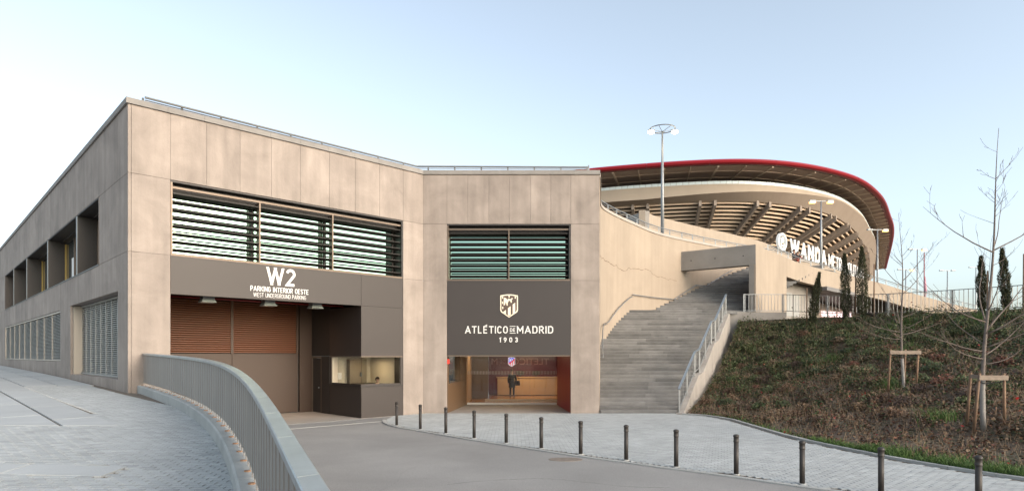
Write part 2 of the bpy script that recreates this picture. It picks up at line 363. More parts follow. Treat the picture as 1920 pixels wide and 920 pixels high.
def make_pavers(cells, zf, slope, pw, pd, ph, parent, m, nparts, key):
    # cells: list of (x, y) centres; the nearest become single objects, the rest one joined part
    cells = sorted(cells, key=key)
    def geo(w, d):
        c = 0.004; x, y = w/2, d/2
        V = [(-x,-y,-ph),(x,-y,-ph),(x,y,-ph),(-x,y,-ph),(-x,-y,-c),(x,-y,-c),(x,y,-c),(-x,y,-c),(-x+c,-y+c,0),(x-c,-y+c,0),(x-c,y-c,0),(-x+c,y-c,0)]
        F = [(0,1,5,4),(1,2,6,5),(2,3,7,6),(3,0,4,7),(4,5,9,8),(5,6,10,9),(6,7,11,10),(7,4,8,11),(8,9,10,11)]
        return V, F
    V0, F0 = geo(pw-0.012, pd-0.012)
    variants = []
    for k in range(10):
        me = bpy.data.meshes.new('paver'); me.from_pydata(V0, [], F0); me.materials.append(m)
        a = me.attributes.new('tone', 'FLOAT', 'FACE'); a.data.foreach_set('value', [float(np.clip(RNG.normal(0.5, 0.2), 0, 1))]*len(F0))
        variants.append(me)
    for x, y in cells[:nparts]:
        o = bpy.data.objects.new('paver', random.choice(variants)); o.location = (x, y, zf(x, y)+random.uniform(-0.0015, 0.0015))
        o.rotation_euler = (math.atan(slope(x, y)), 0, 0); link(o, parent)
    rest = np.array(cells[nparts:])
    if len(rest) == 0: return
    V0 = np.array(V0); n = len(rest)
    Z = np.array([zf(x, y) for x, y in rest]) + RNG.uniform(-0.002, 0.002, n); SL = np.array([slope(x, y) for x, y in rest])
    V = np.repeat(V0[None], n, 0)
    V[:, :, 2] += V[:, :, 1]*SL[:, None]
    V[:, :, 0] += rest[:, None, 0]; V[:, :, 1] += rest[:, None, 1]; V[:, :, 2] += Z[:, None]
    F = (np.array([f for f in F0])[None] + (np.arange(n)*len(V0))[:, None, None]).reshape(-1, 4)
    me = bpy.data.meshes.new('pavers'); me.from_pydata(V.reshape(-1, 3).tolist(), [], F.tolist()); me.materials.append(m)
    a = me.attributes.new('tone', 'FLOAT', 'FACE')
    a.data.foreach_set('value', np.repeat(np.clip(RNG.normal(0.5, 0.2, n), 0, 1), len(F0)))
    o = bpy.data.objects.new('pavers', me); link(o, parent, kind='stuff')

# the pavement between the bollards and the building
sw = [tuple(p[:2]) for p in EDGE]; toe = [tuple(p[:2]) for p in TOE]
edge_y = lambda x: float(np.interp(x, [p[0] for p in sw], [p[1] for p in sw]))
def toe_x(y): return float(np.interp(y, [p[1] for p in toe][::-1], [p[0] for p in toe][::-1]))
poly = sw + [(22, 4.5)] + toe[::-1] + [(7.5, 28.6), (3.95, 28.6), (-4.02, 28.6), (-4.9, 27.7)]
pav = mesh('pavement', [(x, y, 0.002) for x, y in poly], [tuple(range(len(poly)))], BEDM, kind='structure')
cells = []
pw, pd = 0.24, 0.12
for j in range(int((28.45-7.5)/pd)):
    y = 28.40 - j*pd
    x = -5.0 + (0.5*pw if j % 2 else 0)
    while x < 13:
        lim = F1.O[0]+((y-F1.O[1])/d1[1])*d1[0]
        ok = y > edge_y(x)+0.16 and y > edge_y(x-0.12)+0.16 and x < toe_x(y)-0.25 and x > lim+0.25 if y < 28.45 else False
        if ok and x/max(y, 1) < 0.95: cells.append((x, y))
        x += pw
make_pavers(cells, lambda x, y: 0.022, lambda x, y: 0.0, pw, pd, 0.03, pav, PAVM, 300, lambda c: abs(c[1]-11.5)+0.4*abs(c[0]-7))
# flush kerb stones along the road and along the planting
for nm, C, off, hgt in (('kerb_stone', resample(EDGE, 1.0), 0.0, 0.026), ('edging_stone', resample(TOE, 1.0), -0.02, 0.07)):
    N = normals2d(C)
    for i in range(len(C)-1):
        a, b = C[i], C[i+1]; g = (b-a)*0.006
        na, nb = N[i], N[i+1]; w0, w1 = off-0.07, off+0.07
        P = [a[:2]+g[:2]+na*w0, b[:2]-g[:2]+nb*w0, b[:2]-g[:2]+nb*w1, a[:2]+g[:2]+na*w1]
        mesh(nm, [(p[0],p[1],-0.05) for p in P]+[(p[0],p[1],hgt) for p in P], BOXF, KERBM, pav)
# drain channels at the garage mouth
for s0, s1, nn in ((3.4, 8.35, 0.15), (2.9, 10.5, 1.55)):
    fbox('drain_channel', F1, s0, s1, nn, nn+0.09, -0.03, 0.004, STEEL if nn < 1 else KERBM, road)
fbox('garage_floor', F1, 1.2, 10.6, -6.2, 0.1, -0.05, 0.0015, mat('garage_concrete', (0.36,0.32,0.28), 0.7, var=0.15, scale=0.8), road)
def road_crack(P, w):
    C = smooth_curve([(x,y,0) for x,y in P], 0.08); V, F = [], []
    for i, (x, y, _) in enumerate(C):
        e = random.gauss(0, 0.012); q = w*random.uniform(0.3, 1.3); V += [(x+e, y-q+e, -0.0025), (x+e, y+q+e, -0.0025)]
    for i in range(len(C)-1): F.append((2*i, 2*i+2, 2*i+3, 2*i+1))
    mesh('road_crack', V, F, mat('crack_tar', (0.10,0.095,0.09), 0.9), road, fix=False)
road_crack([(-1.3,12.8),(-0.8,13.1),(0.0,13.35),(0.8,13.4),(1.6,13.0),(2.3,12.6),(3.1,12.5)], 0.012)
road_crack([(-2.6,12.0),(-2.4,13.0),(-2.45,14.2),(-2.2,15.1)], 0.007); road_crack([(2.2,10.4),(2.9,10.9),(3.9,11.0),(4.8,10.7)], 0.007)
g = lathe_geo([(0.36,-0.01),(0.36,0.003),(0.33,0.005),(0.0001,0.005)], 20)
mesh('manhole_cover', [(x*1.2+1.35, y*0.8+15.9, z) for x, y, z in g[0]], g[1], mat('cast_iron', (0.20,0.165,0.135), 0.8, var=0.2, scale=9), road)

# the raised plaza on the left with its curved rail
_rp = np.array([(-12.1,20.72),(-11.1,19.55),(-9.93,18.1),(-8.55,16.3),(-7.3,14.5),(-6.12,12.8),(-5.0,10.95),(-4.12,9.5),(-3.65,8.75),(-2.88,7.14),(-2.28,5.85),(-1.80,4.8),(-1.55,4.3),(-1.06,3.2),(-0.60,2.2),(-0.05,1.1),(0.55,0),(1.4,-1.5),(2.4,-3.2)])
_pf = np.polyfit(_rp[:,1], _rp[:,0], 5); _ry = np.arange(20.72, -3.2, -0.12); RAIL = np.c_[np.polyval(_pf, _ry), _ry]
RAIL = np.c_[RAIL, [zp(y)+0.21+0.02*math.exp(-((y-14)/8)**2) for y in RAIL[:, 1]]]
rail_x = lambda y: float(np.interp(y, RAIL[::-1, 1], RAIL[::-1, 0]))
ys = np.r_[np.arange(-5, 12, 0.5), np.arange(12, 95, 1.5)]
V, F = [], []
for y in ys:
    xr = rail_x(y) if y < 20.6 else -12.6-(y-20.6)*0.9549
    V += [(-120, y, zp(y)-0.025), (xr+0.02, y, zp(y)-0.025)]
for i in range(len(ys)-1): F.append((2*i, 2*i+1, 2*i+3, 2*i+2))
plaza = mesh('plaza', V, F, BEDM, kind='structure')
slope = lambda x, y: (zp(y+0.3)-zp(y-0.3))/0.6
dirL = -n1                                        # along the left facade
def strip_uv(x, y):                               # coordinates along / across the left facade
    q = np.array((x, y))-C1; return float(q@dirL), float(q@(-d1))
slab_area = lambda u, v: v > 6.55-0.03*u
cells = []; pw, pd = 0.205, 0.105
for j in range(int((26-4.2)/pd)):
    y = 4.2+j*pd; x = rail_x(min(y, 20.5))-0.05
    x = math.floor(x/pw)*pw - (0.5*pw if j % 2 else 0)
    if y > 20.5: x = -12.6-(y-20.6)*0.9549-0.3
    while x/y > -0.86 and x > -24:
        u, v = strip_uv(x, y)
        inslab = (y > 12.45 and v > 2.08) or u > (4.35 if v < 1.1 else 5.45)
        instrip = (8.15 < y+0.10*(x+5) < 8.75 and x < -5.3)
        if not inslab and not instrip and v > 0.3 and x < rail_x(min(y, 20.5))-0.14: cells.append((x, y))
        x -= pw
make_pavers(cells, lambda x, y: zp(y), slope, pw, pd, 0.03, plaza, PAVM, 300, lambda c: c[1]+0.2*abs(c[0]+4))
# large slabs
def slab(P, m=SLABM):
    P = np.array(P); c = P.mean(0); Q = c+(P-c)*(1-0.012/np.linalg.norm(P-c, axis=1).mean())
    V = [(p[0],p[1],zp(p[1])-0.05) for p in P]+[(p[0],p[1],zp(p[1])-0.006+0.005) for p in P]+[(p[0],p[1],zp(p[1])+0.004) for p in Q]
    F = [(0,1,5,4),(1,2,6,5),(2,3,7,6),(3,0,4,7),(4,5,9,8),(5,6,10,9),(6,7,11,10),(7,4,8,11),(8,9,10,11)]
    mesh('paving_slab', V, F, m, plaza)
vs = [0.12, 1.1, 2.1, 2.95, 4.1, 5.6, 7.2, 8.8, 10.6, 12.4, 14.2, 16, 18, 20, 22, 24, 26, 28]
for a in range(len(vs)-1):
    u0 = None
    for k in range(24):
        L0 = -16 + k*3.4 + (a % 3)*1.1
        def at(u, v): q = C1+dirL*u-d1*v; return np.array(q)
        P = [at(L0+0.028, vs[a]+0.028), at(L0+3.4-0.028, vs[a]+0.028), at(L0+3.4-0.028, vs[a+1]-0.028), at(L0+0.028, vs[a+1]-0.028)]
        if max(p[1] for p in P) < 12.6 or (vs[a] < 2.0 and L0 < 4.0): continue
        # cut at the paver boundary
        out = []
        for i in range(4):
            p, q = P[i], P[(i+1) % 4]; ip, iq = p[1] > 12.5, q[1] > 12.5
            if ip: out.append(p)
            if ip != iq: t = (12.5-p[1])/(q[1]-p[1]); out.append(p+(q-p)*t)
        if len(out) == 4: slab(out)
        elif len(out) >= 3:
            n = len(out); m0 = [(p[0],p[1],zp(p[1])-0.05) for p in out]+[(p[0],p[1],zp(p[1])+0.003) for p in out]
            mesh('paving_slab', m0, [tuple(range(n,2*n))]+[(i,(i+1)%n,n+(i+1)%n,n+i) for i in range(n)], SLABM, plaza)
for k in range(5):
    x1 = -5.35-k*1.45; x0 = x1-1.43; f = lambda x, o: 8.15+o-0.10*(x+5)
    slab([(x0, f(x0,0.02)), (x1, f(x1,0.02)), (x1, f(x1,0.58)), (x0, f(x0,0.58))])
# kerb under the rail, in stones
RC = resample(RAIL, 0.9); RN = normals2d(RC)
for i in range(len(RC)-1):
    seg = RAIL[(RAIL[:,1] <= RC[i,1]) & (RAIL[:,1] >= RC[i+1,1])]
    seg = np.vstack([RC[i]+(RC[i+1]-RC[i])*0.004, RC[i]*0.5+RC[i+1]*0.5, RC[i+1]-(RC[i+1]-RC[i])*0.004])
    nn = np.vstack([RN[i], (RN[i]+RN[i+1])/2, RN[i+1]]); nn /= np.linalg.norm(nn, axis=1)[:, None]
    V, F = [], []
    for (x, y, z), (nx, ny) in zip(seg, nn):
        V += [(x+nx*0.20,y+ny*0.20,zp(y)-0.1),(x-nx*0.12,y-ny*0.12,zp(y)-0.1),(x-nx*0.12,y-ny*0.12,z-0.005),(x+nx*0.175,y+ny*0.175,z-0.005),(x+nx*0.20,y+ny*0.20,z-0.03)]
    for q in range(2):
        for j in range(5): F.append((q*5+j, q*5+(j+1)%5, q*5+5+(j+1)%5, q*5+5+j))
    F += [(0,1,2,3,4),(14,13,12,11,10)]
    mesh('kerb_stone', V, F, KERBM, plaza)
ribbon_wall('retaining_wall', RAIL, -0.115, 0.05, -0.3, RAIL[:,2]-0.06, GREYC, None, label='low concrete retaining wall carrying the curved grey guard rail', cat='wall')

guard = thing('guard_rail', (RAIL[0,0], RAIL[0,1], RAIL[0,2]), 'curved grey sheet metal guard rail with a wide zinc cap', 'railing')
PC = resample(RAIL, 0.32); PN = normals2d(PC)
for i in range(len(PC)-1):
    a, b = PC[i], PC[i+1]; na, nb = PN[i], PN[i+1]; g = 0.0025/np.linalg.norm(b-a)
    a2, b2 = a+(b-a)*g, b-(b-a)*g; V = []
    for p, n in ((a2, na), (b2, nb)):
        for o, z in ((-0.018, 0.07), (0.018, 0.07), (0.018, 0.99), (-0.018, 0.99)): V.append((p[0]+n[0]*o, p[1]+n[1]*o, p[2]+z))
    mesh('sheet_panel', V, [(0,1,2,3),(7,6,5,4),(0,4,5,1),(1,5,6,2),(2,6,7,3),(3,7,4,0)], RAILM, guard)
    c = bar_geo((a[0]+na[0]*0.02, a[1]+na[1]*0.02, a[2]-0.004), (a[0]+na[0]*0.02, a[1]+na[1]*0.02, a[2]+0.97), 0.010, 0.012)
    mesh('post', c[0], c[1], RAILM, guard)
    if i % 2 == 0:
        V, F = lathe_geo([(0.042,-0.006),(0.042,0.008),(0.02,0.011)], 8)
        mesh('foot_plate', [(x+a[0]+na[0]*0.05, y+a[1]+na[1]*0.05, z+a[2]) for x,y,z in V], F, RUST, guard)
CC = resample(RAIL, 1.15)
for i in range(len(CC)-1):
    ts = np.linspace(0.003, 0.997, 5); seg = np.array([CC[i]*(1-t)+CC[i+1]*t for t in ts])
    full = resample(RAIL, 0.2875); seg = full[i*4:i*4+5].copy() if i*4+5 <= len(full) else seg
    seg[0] = seg[0]+(seg[1]-seg[0])*0.015; seg[-1] = seg[-1]-(seg[-1]-seg[-2])*0.015
    n = normals2d(seg); V, F = [], []
    for p, q in zip(seg, n):
        for o, z in ((-0.06,0.985),(0.06,0.985),(0.06,1.03),(0.053,1.038),(-0.053,1.046),(-0.06,1.04)): V.append((p[0]+q[0]*o, p[1]+q[1]*o, p[2]+z))
    for k in range(len(seg)-1):
        for j in range(6): F.append((k*6+j, k*6+(j+1)%6, k*6+6+(j+1)%6, k*6+6+j))
    k = len(seg)-1; F += [tuple(range(6)), tuple(k*6+j for j in range(5,-1,-1))]
    mesh('cap', V, F, CAPM, guard)

# ------------------------------------------------------------------ the entrance building
B = thing('entrance_building', (C2[0], C2[1], 0), 'grey concrete panelled building with brown garage entrance and louvred windows', 'building')
TH, GAP = 0.09, 0.004
def panels(fr, us, z0, z1, name='concrete_panel', m=CONC):
    for a, b in zip(us[:-1], us[1:]):
        fbox(name, fr, a+GAP, b-GAP, -TH, 0.0, z0+GAP, z1-GAP, m, B, ch=0.006)
f1us = [0.095, 1.26, 2.41, 3.56, 4.72, 5.85, 7.08, 8.25, 9.40, 10.59, L1+0.03]
panels(F1, f1us, ZA, ZT)
panels(F1, [0.095, 1.26], ZB, ZA); panels(F1, [10.59, L1+0.03], ZB, ZA)
panels(F1, [0.095, 1.26], -0.1, ZB); panels(F1, [10.59, L1+0.03], -0.1, ZB)
f2us = [0.012, 1.08, 2.02, 2.97, 3.90, 4.85, 5.77, 6.67, L2]
panels(F2, f2us, ZA, ZT)
for za, zb in ((ZB, ZA), (-0.1, ZB)):
    panels(F2, [0.012, 1.08], za, zb); panels(F2, [6.67, L2], za, zb)
lus = [0, 1.36, 2.79, 4.0, 5.2, 6.47, 7.7, 8.87, 10.1, 11.3, 12.68, 14.2, 15.7, 17.2, 18.66, 20.2, 21.7, 23.2, 24.7, 26.2, 27.7, 29.2, 30.7, 32.2, 33.7, 35, 36.31, 38, 39.6, 41.2, 42.8, 44.4, 46, LL]
panels(LF, lus, ZA, ZT)
panels(LF, [0, 1.36, 2.79, 4.28], ZB, ZA); panels(LF, [36.31, 38, 39.6, 41.2, 42.8, 44.4, 46, LL], ZB, ZA)
panels(LF, [0, 1.36], 0.9, ZB)
panels(LF, [1.36, 5.5, 10.1], 4.80, ZB)
panels(LF, [10.1, 12.68], 0.9, ZB)
panels(LF, [12.68, 15.2, 17.2, 19.4, 21.6, 24, 27, 30, 33, 36.31], 4.74, ZB)
panels(LF, [12.68, 17.2, 21.6, 27, 32, 36.31], 0.9, 2.34)
panels(LF, [36.31, 38, 39.6, 41.2, 42.8, 44.4, 46, LL], 0.9, ZB)
for k in range(11): fbox('concrete_block', LF, 1.37+k*0.793, 1.37+(k+1)*0.793-0.012, -0.36, -0.012, 1.0, 1.80, CONC, B, ch=0.006)
# solid wall behind the panels
def core(fr, u0, u1, z0, z1, t=0.55): fbox('wall', fr, u0, u1, -t, -0.014, z0, z1, CONCD, B)
core(F1, 0.3, L1-0.2, ZA+0.012, ZT-0.02); core(F1, 0.3, 1.245, -0.2, ZA); core(F1, 10.605, L1-0.2, -0.2, ZA)
core(F2, 0.25, L2-0.01, ZA+0.012, ZT-0.02); core(F2, 0.25, 1.07, -0.2, ZA); core(F2, 6.68, L2-0.01, -0.2, ZA)
core(LF, 0.1, LL, ZA+0.012, ZT-0.02); core(LF, 0.1, 4.265, ZB-0.02, ZA+0.008); core(LF, 36.33, LL, ZB-0.02, ZA+0.008)
core(LF, 0.1, 1.345, 0.5, ZB-0.024); core(LF, 1.35, 10.11, 4.815, ZB-0.024); core(LF, 10.12, 12.67, 0.5, ZB-0.024); core(LF, 12.69, 36.32, 4.755, ZB-0.024)
core(LF, 12.69, 36.32, 0.5, 2.325); core(LF, 36.33, LL, 0.5, ZB-0.024)
fbox('wall', F2, L2-0.35, L2-0.012, -14, -0.56, -0.2, ZT-0.02, CONCD, B)
# roof slab
rp = [F1.p(0.3,-0.3,0)[:2], F1.p(L1-0.1,-0.3,0)[:2], F2.p(L2-0.3,-0.3,0)[:2], (3.6, 60), (-40, 70), LF.p(LL,-0.3,0)[:2]]
mesh('roof', [(x,y,ZT-0.5) for x,y in rp]+[(x,y,ZT-0.25) for x,y in rp], [tuple(range(6)), tuple(range(11,5,-1))]+[(i,(i+1)%6,6+(i+1)%6,6+i) for i in range(6)], GREYC, B)
# coping stones
def coping(fr, u0, u1, k, mit0=0, mit1=0):
    us = np.linspace(u0, u1, k+1)
    for i in range(k):
        a, b = us[i]+(0.003 if i else 0), us[i+1]-(0.003 if i < k-1 else 0)
        m0 = mit0 if i == 0 else 0; m1 = mit1 if i == k-1 else 0
        V = []
        for z in (ZT+0.004, ZT+0.19):
            V += [fr.p(a-m0*0.06, 0.06, z), fr.p(b+m1*0.06, 0.06, z), fr.p(b-m1*0.42, -0.42, z), fr.p(a+m0*0.42, -0.42, z)]
        mesh('coping_stone', V, BOXF, COPE, B)
coping(F1, 0, L1, 10, 1, -0.41); coping(F2, 0, L2+0.03, 7, -0.41, 0); coping(LF, 0, LL, 20, 1, 0)
# roof handrail
rr = mesh('roof_railing', *tube_geo([F1.p(0.55,-0.25,ZT+0.42)]+[F1.p(L1-0.1,-0.32,ZT+0.42), F2.p(L2-0.45,-0.3,ZT+0.42)], 0.042, 8), GALVD, B)
tube('rail', [F1.p(0.55,-0.25,ZT+0.33), F1.p(L1-0.1,-0.32,ZT+0.33), F2.p(L2-0.45,-0.3,ZT+0.33)], 0.02, GALVD, rr, 6)
for fr, us in ((F1, [0.5]+list(np.arange(1.7, 11.3, 1.3))), (F2, list(np.arange(0.2, 7.6, 1.21)))):
    for u in us: bar('post', fr.p(u,-0.29,ZT+0.15), fr.p(u,-0.29,ZT+0.40), 0.06, 0.04, GALVD, rr)
bar('post', F2.p(L2-0.45,-0.3,ZT+0.15), F2.p(L2-0.45,-0.3,ZT+0.52), 0.06, 0.06, STEEL, rr)

# windows with horizontal blades
def blade_window(fr, u0, u1, z0, z1, mull, nb, lab):
    w = fbox('window', fr, u0+0.01, u1-0.01, -0.30, -0.02, z0+0.0, z0+0.07, BRONZE, B); w['label'] = lab
    fbox('frame', fr, u0+0.01, u1-0.01, -0.62, -0.02, z1-0.06, z1-0.008, BROWND, w)
    fbox('frame', fr, u0+0.01, u0+0.07, -0.62, -0.02, z0+0.072, z1-0.062, BRONZE, w)
    fbox('frame', fr, u1-0.07, u1-0.01, -0.62, -0.02, z0+0.072, z1-0.062, BROWND, w)
    fbox('head_rail', fr, u0+0.075, u1-0.075, -0.16, -0.07, z1-0.26, z1-0.19, BRONZE, w)
    fbox('shutter_box', fr, u0+0.075, u1-0.075, -0.64, -0.35, z1-0.42, z1-0.065, BROWND, w)
    fbox('sill', fr, u0+0.075, u1-0.075, -0.62, -0.305, z0+0.002, z0+0.05, BROWND, w)
    cuts = [u0+0.075]+mull+[u1-0.075]
    for a, b in zip(cuts[:-1], cuts[1:]):
        fbox('pane', fr, a+0.02, b-0.025, -0.70, -0.66, z0+0.02, z1-0.3, GLASSM, w)
        fbox('pane_frame', fr, b-0.11, b-0.03, -0.655, -0.60, z0+0.05, z1-0.42, BLADE, w)
        pitch = (z1-0.30-z0-0.10)/nb
        for k in range(nb):
            zc = z0+0.12+pitch*(k+0.35)
            V = []
            for u in (a+0.03, b-0.03):
                for n, z in ((-0.30, zc-0.045), (-0.07, zc+0.015), (-0.07, zc+0.045), (-0.19, zc+0.035), (-0.30, zc-0.012)): V.append(fr.p(u, n, z))
            mesh('blade', V, [(0,1,2,3,4),(9,8,7,6,5)]+[(j,(j+1)%5,5+(j+1)%5,5+j) for j in range(5)], BLADE, w)
    for mu in mull: fbox('mullion', fr, mu-0.028, mu+0.028, -0.32, -0.04, z0+0.072, z1-0.265, BRONZE, w)
    fbox('back_wall', fr, u0-0.3, u1+0.3, -0.9, -0.8, z0-0.3, z1+0.3, BLACK, w)
    return w
blade_window(F1, 1.26, 10.59, ZB, ZA, [4.30, 7.25], 8, 'wide three bay window behind black horizontal blades above the garage')
blade_window(F2, 1.08, 6.67, ZB, ZA, [3.88], 9, 'two bay bladed window above the club lettering')

# brown fascia over the garage and the booth
fbox('fascia_panel', F1, 1.268, 4.70, -0.25, -0.02, 4.70, ZB-0.004, BROWN, B, ch=0.004)
fbox('fascia_panel', F1, 4.706, 8.52, -0.25, -0.02, 4.70, ZB-0.004, BROWN, B, ch=0.004)
fbox('fascia_panel', F1, 8.526, 10.58, -0.25, -0.02, 4.70, ZB-0.004, BROWN, B, ch=0.004)
# lettering
stroke_text('lettering', 'W2', 0.66, 0.15, WHITE, B, F1, 5.10, -0.019, 5.27, 0.012, width=1.12, gap=0.12)
stroke_text('lettering', 'PARKING INTERIOR OESTE', 0.19, 0.125, WHITE, B, F1, 5.07, -0.019, 5.0, 0.008, width=2.26, gap=0.12)
stroke_text('lettering', 'WEST UNDERGROUND PARKING', 0.155, 0.09, WHITE, B, F1, 5.07, -0.019, 4.79, 0.008, width=2.04, gap=0.13)
# the garage recess: booth on the right, gate at the back
GD = 4.49
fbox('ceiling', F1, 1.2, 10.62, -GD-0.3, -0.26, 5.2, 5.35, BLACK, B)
fbox('side_wall', F1, 1.0, 1.255, -GD-0.3, -0.56, -0.1, 5.19, BROWND, B)
bk = fbox('back_panel', F1, 1.26, 8.52, -GD-0.35, -GD-0.12, -0.05, 5.19, BROWND, B)
gate = fbox('gate', F1, 1.27, 7.84, -GD-0.11, -GD-0.03, 0.04, 2.70, GATEM, B)
fbox('gate_leaf', F1, 1.27, 4.86, -GD-0.028, -GD+0.0, 0.05, 2.69, GATEM, gate)
fbox('gate_leaf', F1, 4.90, 7.80, -GD-0.028, -GD+0.0, 0.05, 2.69, GATEM, gate)
for a, b in ((1.27, 4.84), (4.95, 7.76)):
    fbox('louvre_back', F1, a, b, -GD-0.11, -GD-0.085, 2.705, 5.15, BLACK, gate)
    for k in range(24):
        z = 2.74+k*0.092; V = []
        for u in (a, b):
            for n, zz in ((-0.075, z+0.05), (0.0, z), (0.0, z+0.035), (-0.075, z+0.082)): V.append(F1.p(u, -GD+n, zz))
        mesh('slat', V, [(0,1,2,3),(7,6,5,4),(0,4,5,1),(1,5,6,2),(2,6,7,3),(3,7,4,0)], GATES, gate)
for u in (4.845, 7.765): fbox('stile', F1, u, u+0.10, -GD-0.08, -GD+0.012, 2.705, 5.15, GATEM, gate)
fbox('reveal_panel', F1, 7.92, 8.515, -GD-0.11, -GD+0.02, -0.02, 5.15, GATEM, B)
# booth box: u from 8.53 to 10.58
bu0, bu1 = 8.53, 10.585
booth = fbox('booth', F1, bu0, bu1, -2.75, -0.02, -0.1, 1.30, BROWN, B, ch=0.004); booth['label'] = 'dark brown ticket booth counter with wrap round glass'
fbox('upper_panel', F1, bu0, bu1, -2.78, -0.022, 2.60, 4.695, BROWN, booth)
fbox('counter_ledge', F1, bu0-0.03, bu1, -2.75, 0.0, 1.303, 1.36, BROWND, booth)
fbox('lintel', F1, bu0-0.01, bu1, -2.75, -0.01, 2.555, 2.598, BRONZE, booth)
fbox('side_panel', F1, bu0, bu1-0.01, -GD-0.1, -2.785, 2.6, 5.15, BROWND, booth)
fbox('side_panel', F1, bu0, bu0+0.25, -3.55, -2.785, -0.05, 2.595, BROWND, booth)
dr = fbox('door', F1, bu0+0.02, bu0+0.2, -GD+0.06, -3.62, 0.02, 2.5, mat('door_dark', (0.035,0.03,0.027), 0.5), booth)
fbox('door_frame', F1, bu0, bu0+0.22, -3.615, -3.555, 0.0, 2.595, BRONZE, dr)
fbox('door_frame', F1, bu0, bu0+0.22, -GD-0.05, -GD+0.055, 0.0, 2.595, BRONZE, dr)
fbox('door_frame', F1, bu0, bu0+0.22, -GD+0.056, -3.616, 2.51, 2.595, BRONZE, dr)
g = lathe_geo([(0.02,-0.03),(0.035,0),(0.02,0.03)], 10); q = F1.p(bu0-0.04, -3.72, 1.15)
mesh('door_knob', [(x+q[0],y+q[1],z+q[2]) for x,y,z in g[0]], g[1], STEEL, dr)
fbox('reveal', F1, bu0+0.02, bu0+0.3, -2.75, -2.68, 1.362, 2.553, BROWN, booth)
fbox('reveal', F1, bu1-0.12, bu1-0.01, -0.5, -0.02, 1.362, 2.553, BROWN, booth)
fbox('glass_pane', F1, bu0+0.05, bu0+0.062, -2.1, -0.09, 1.42, 2.55, CLEAR, booth)
fbox('glass_pane', F1, bu0+0.065, bu1-0.13, -0.10, -0.088, 1.42, 2.55, CLEAR, booth)
fbox('sill_rail', F1, bu0+0.02, bu0+0.09, -2.6, -0.13, 1.362, 1.42, BROWND, booth)
fbox('sill_rail', F1, bu0+0.02, bu1-0.13, -0.125, -0.06, 1.362, 1.42, BROWN, booth)
BWALL = mat('booth_cream_wall', (0.62, 0.55, 0.44), 0.8); BDARK = mat('booth_cabinet', (0.16, 0.13, 0.09), 0.6)
fbox('back_wall', F1, bu0+0.05, bu1-0.02, -2.67, -2.6, 1.362, 2.553, BWALL, booth)
fbox('side_lining', F1, bu1-0.08, bu1-0.02, -2.59, -0.51, 1.362, 2.553, BWALL, booth)
fbox('cabinet', F1, bu0+0.75, bu1-0.45, -2.58, -2.3, 1.362, 2.45, BDARK, booth)
fbox('intercom', F1, bu0+0.085, bu0+0.11, -0.28, -0.16, 1.75, 1.92, STEEL, booth)
fbox('notice', F1, bu0+0.3, bu0+0.5, -2.595, -2.585, 1.55, 1.85, WHITE, booth)
# lamps and pipe under the garage ceiling
LAMPG = mat('lamp_diffuser', (0.5,0.55,0.52), 0.4)
for u in (2.75, 5.0, 6.95):
    lm = thing('ceiling_light', F1.p(u, -0.95, 4.62), 'box shaped grey floodlight hung over the garage entrance', 'ceiling light', 'floodlights over the garage entrance')
    fbox('housing', F1, u-0.2, u+0.2, -1.15, -0.8, 4.66, 4.80, STEEL, lm)
    V = [F1.p(u+a*0.2, -0.8+0.0, 4.66) for a in (-1, 1)]+[F1.p(u+a*0.2, -1.15, 4.66) for a in (1, -1)]+[F1.p(u+a*0.26, -0.74, 4.55) for a in (-1, 1)]+[F1.p(u+a*0.26, -1.2, 4.55) for a in (1, -1)]
    mesh('hood', V, BOXF, LAMPG, lm)
    bar('bracket', F1.p(u,-0.97,4.8), F1.p(u,-0.97,5.2), 0.05, 0.05, STEEL, lm)
    ld = bpy.data.lights.new('garage_light', 'SPOT'); ld.energy = 60; ld.color = (1.0, 0.58, 0.28); ld.spot_size = R(120); ld.spot_blend = 0.8; ld.shadow_soft_size = 0.15
    lo = bpy.data.objects.new('garage_light', ld); COL.objects.link(lo); lo.location = F1.p(u, -1.0, 4.53)
    tgt = Vector(F1.p(u-0.2, -GD, 1.6)); lo.rotation_euler = (Vector(lo.location)-tgt).to_track_quat('Z', 'Y').to_euler()
tube('sprinkler_pipe', [F1.p(1.26,-1.5,4.75), F1.p(8.5,-1.5,4.75)], 0.035, mat('red_pipe', (0.22,0.015,0.015), 0.4), B, 8)

# the recessed openings in the left facade
fbox('recess_soffit', LF, 4.27, 36.32, -1.4, -0.56, ZA-0.1, ZA+0.005, BROWND, B)
fbox('recess_lining', LF, 4.27, 36.32, -0.56, -0.02, ZA-0.03, ZA-0.002, BROWND, B)
fbox('recess_sill', LF, 4.28, 36.3, -0.75, 0.02, ZB-0.02, ZB+0.03, BROWND, B)
fbox('recess_jamb', LF, 4.285, 4.33, -0.7, 0.01, ZB+0.032, ZA-0.032, BRONZE, B)
fbox('recess_jamb', LF, 36.26, 36.305, -0.7, 0.01, ZB+0.032, ZA-0.032, BROWN, B)
YEL = mat('warm_frame', (0.40, 0.27, 0.07), 0.5)
for k, u in enumerate((8.6, 16.4, 24.4, 31)):
    fbox('fin', LF, u, u+0.28, -0.75, -0.03, ZB+0.033, ZA-0.034, BROWND, B)
    fbox('fin_edge', LF, u+0.02, u+0.26, -0.028, -0.008, ZB+0.033, ZA-0.034, GALVD, B)
us = [4.34, 8.58, 16.38, 24.38, 30.98, 36.25]
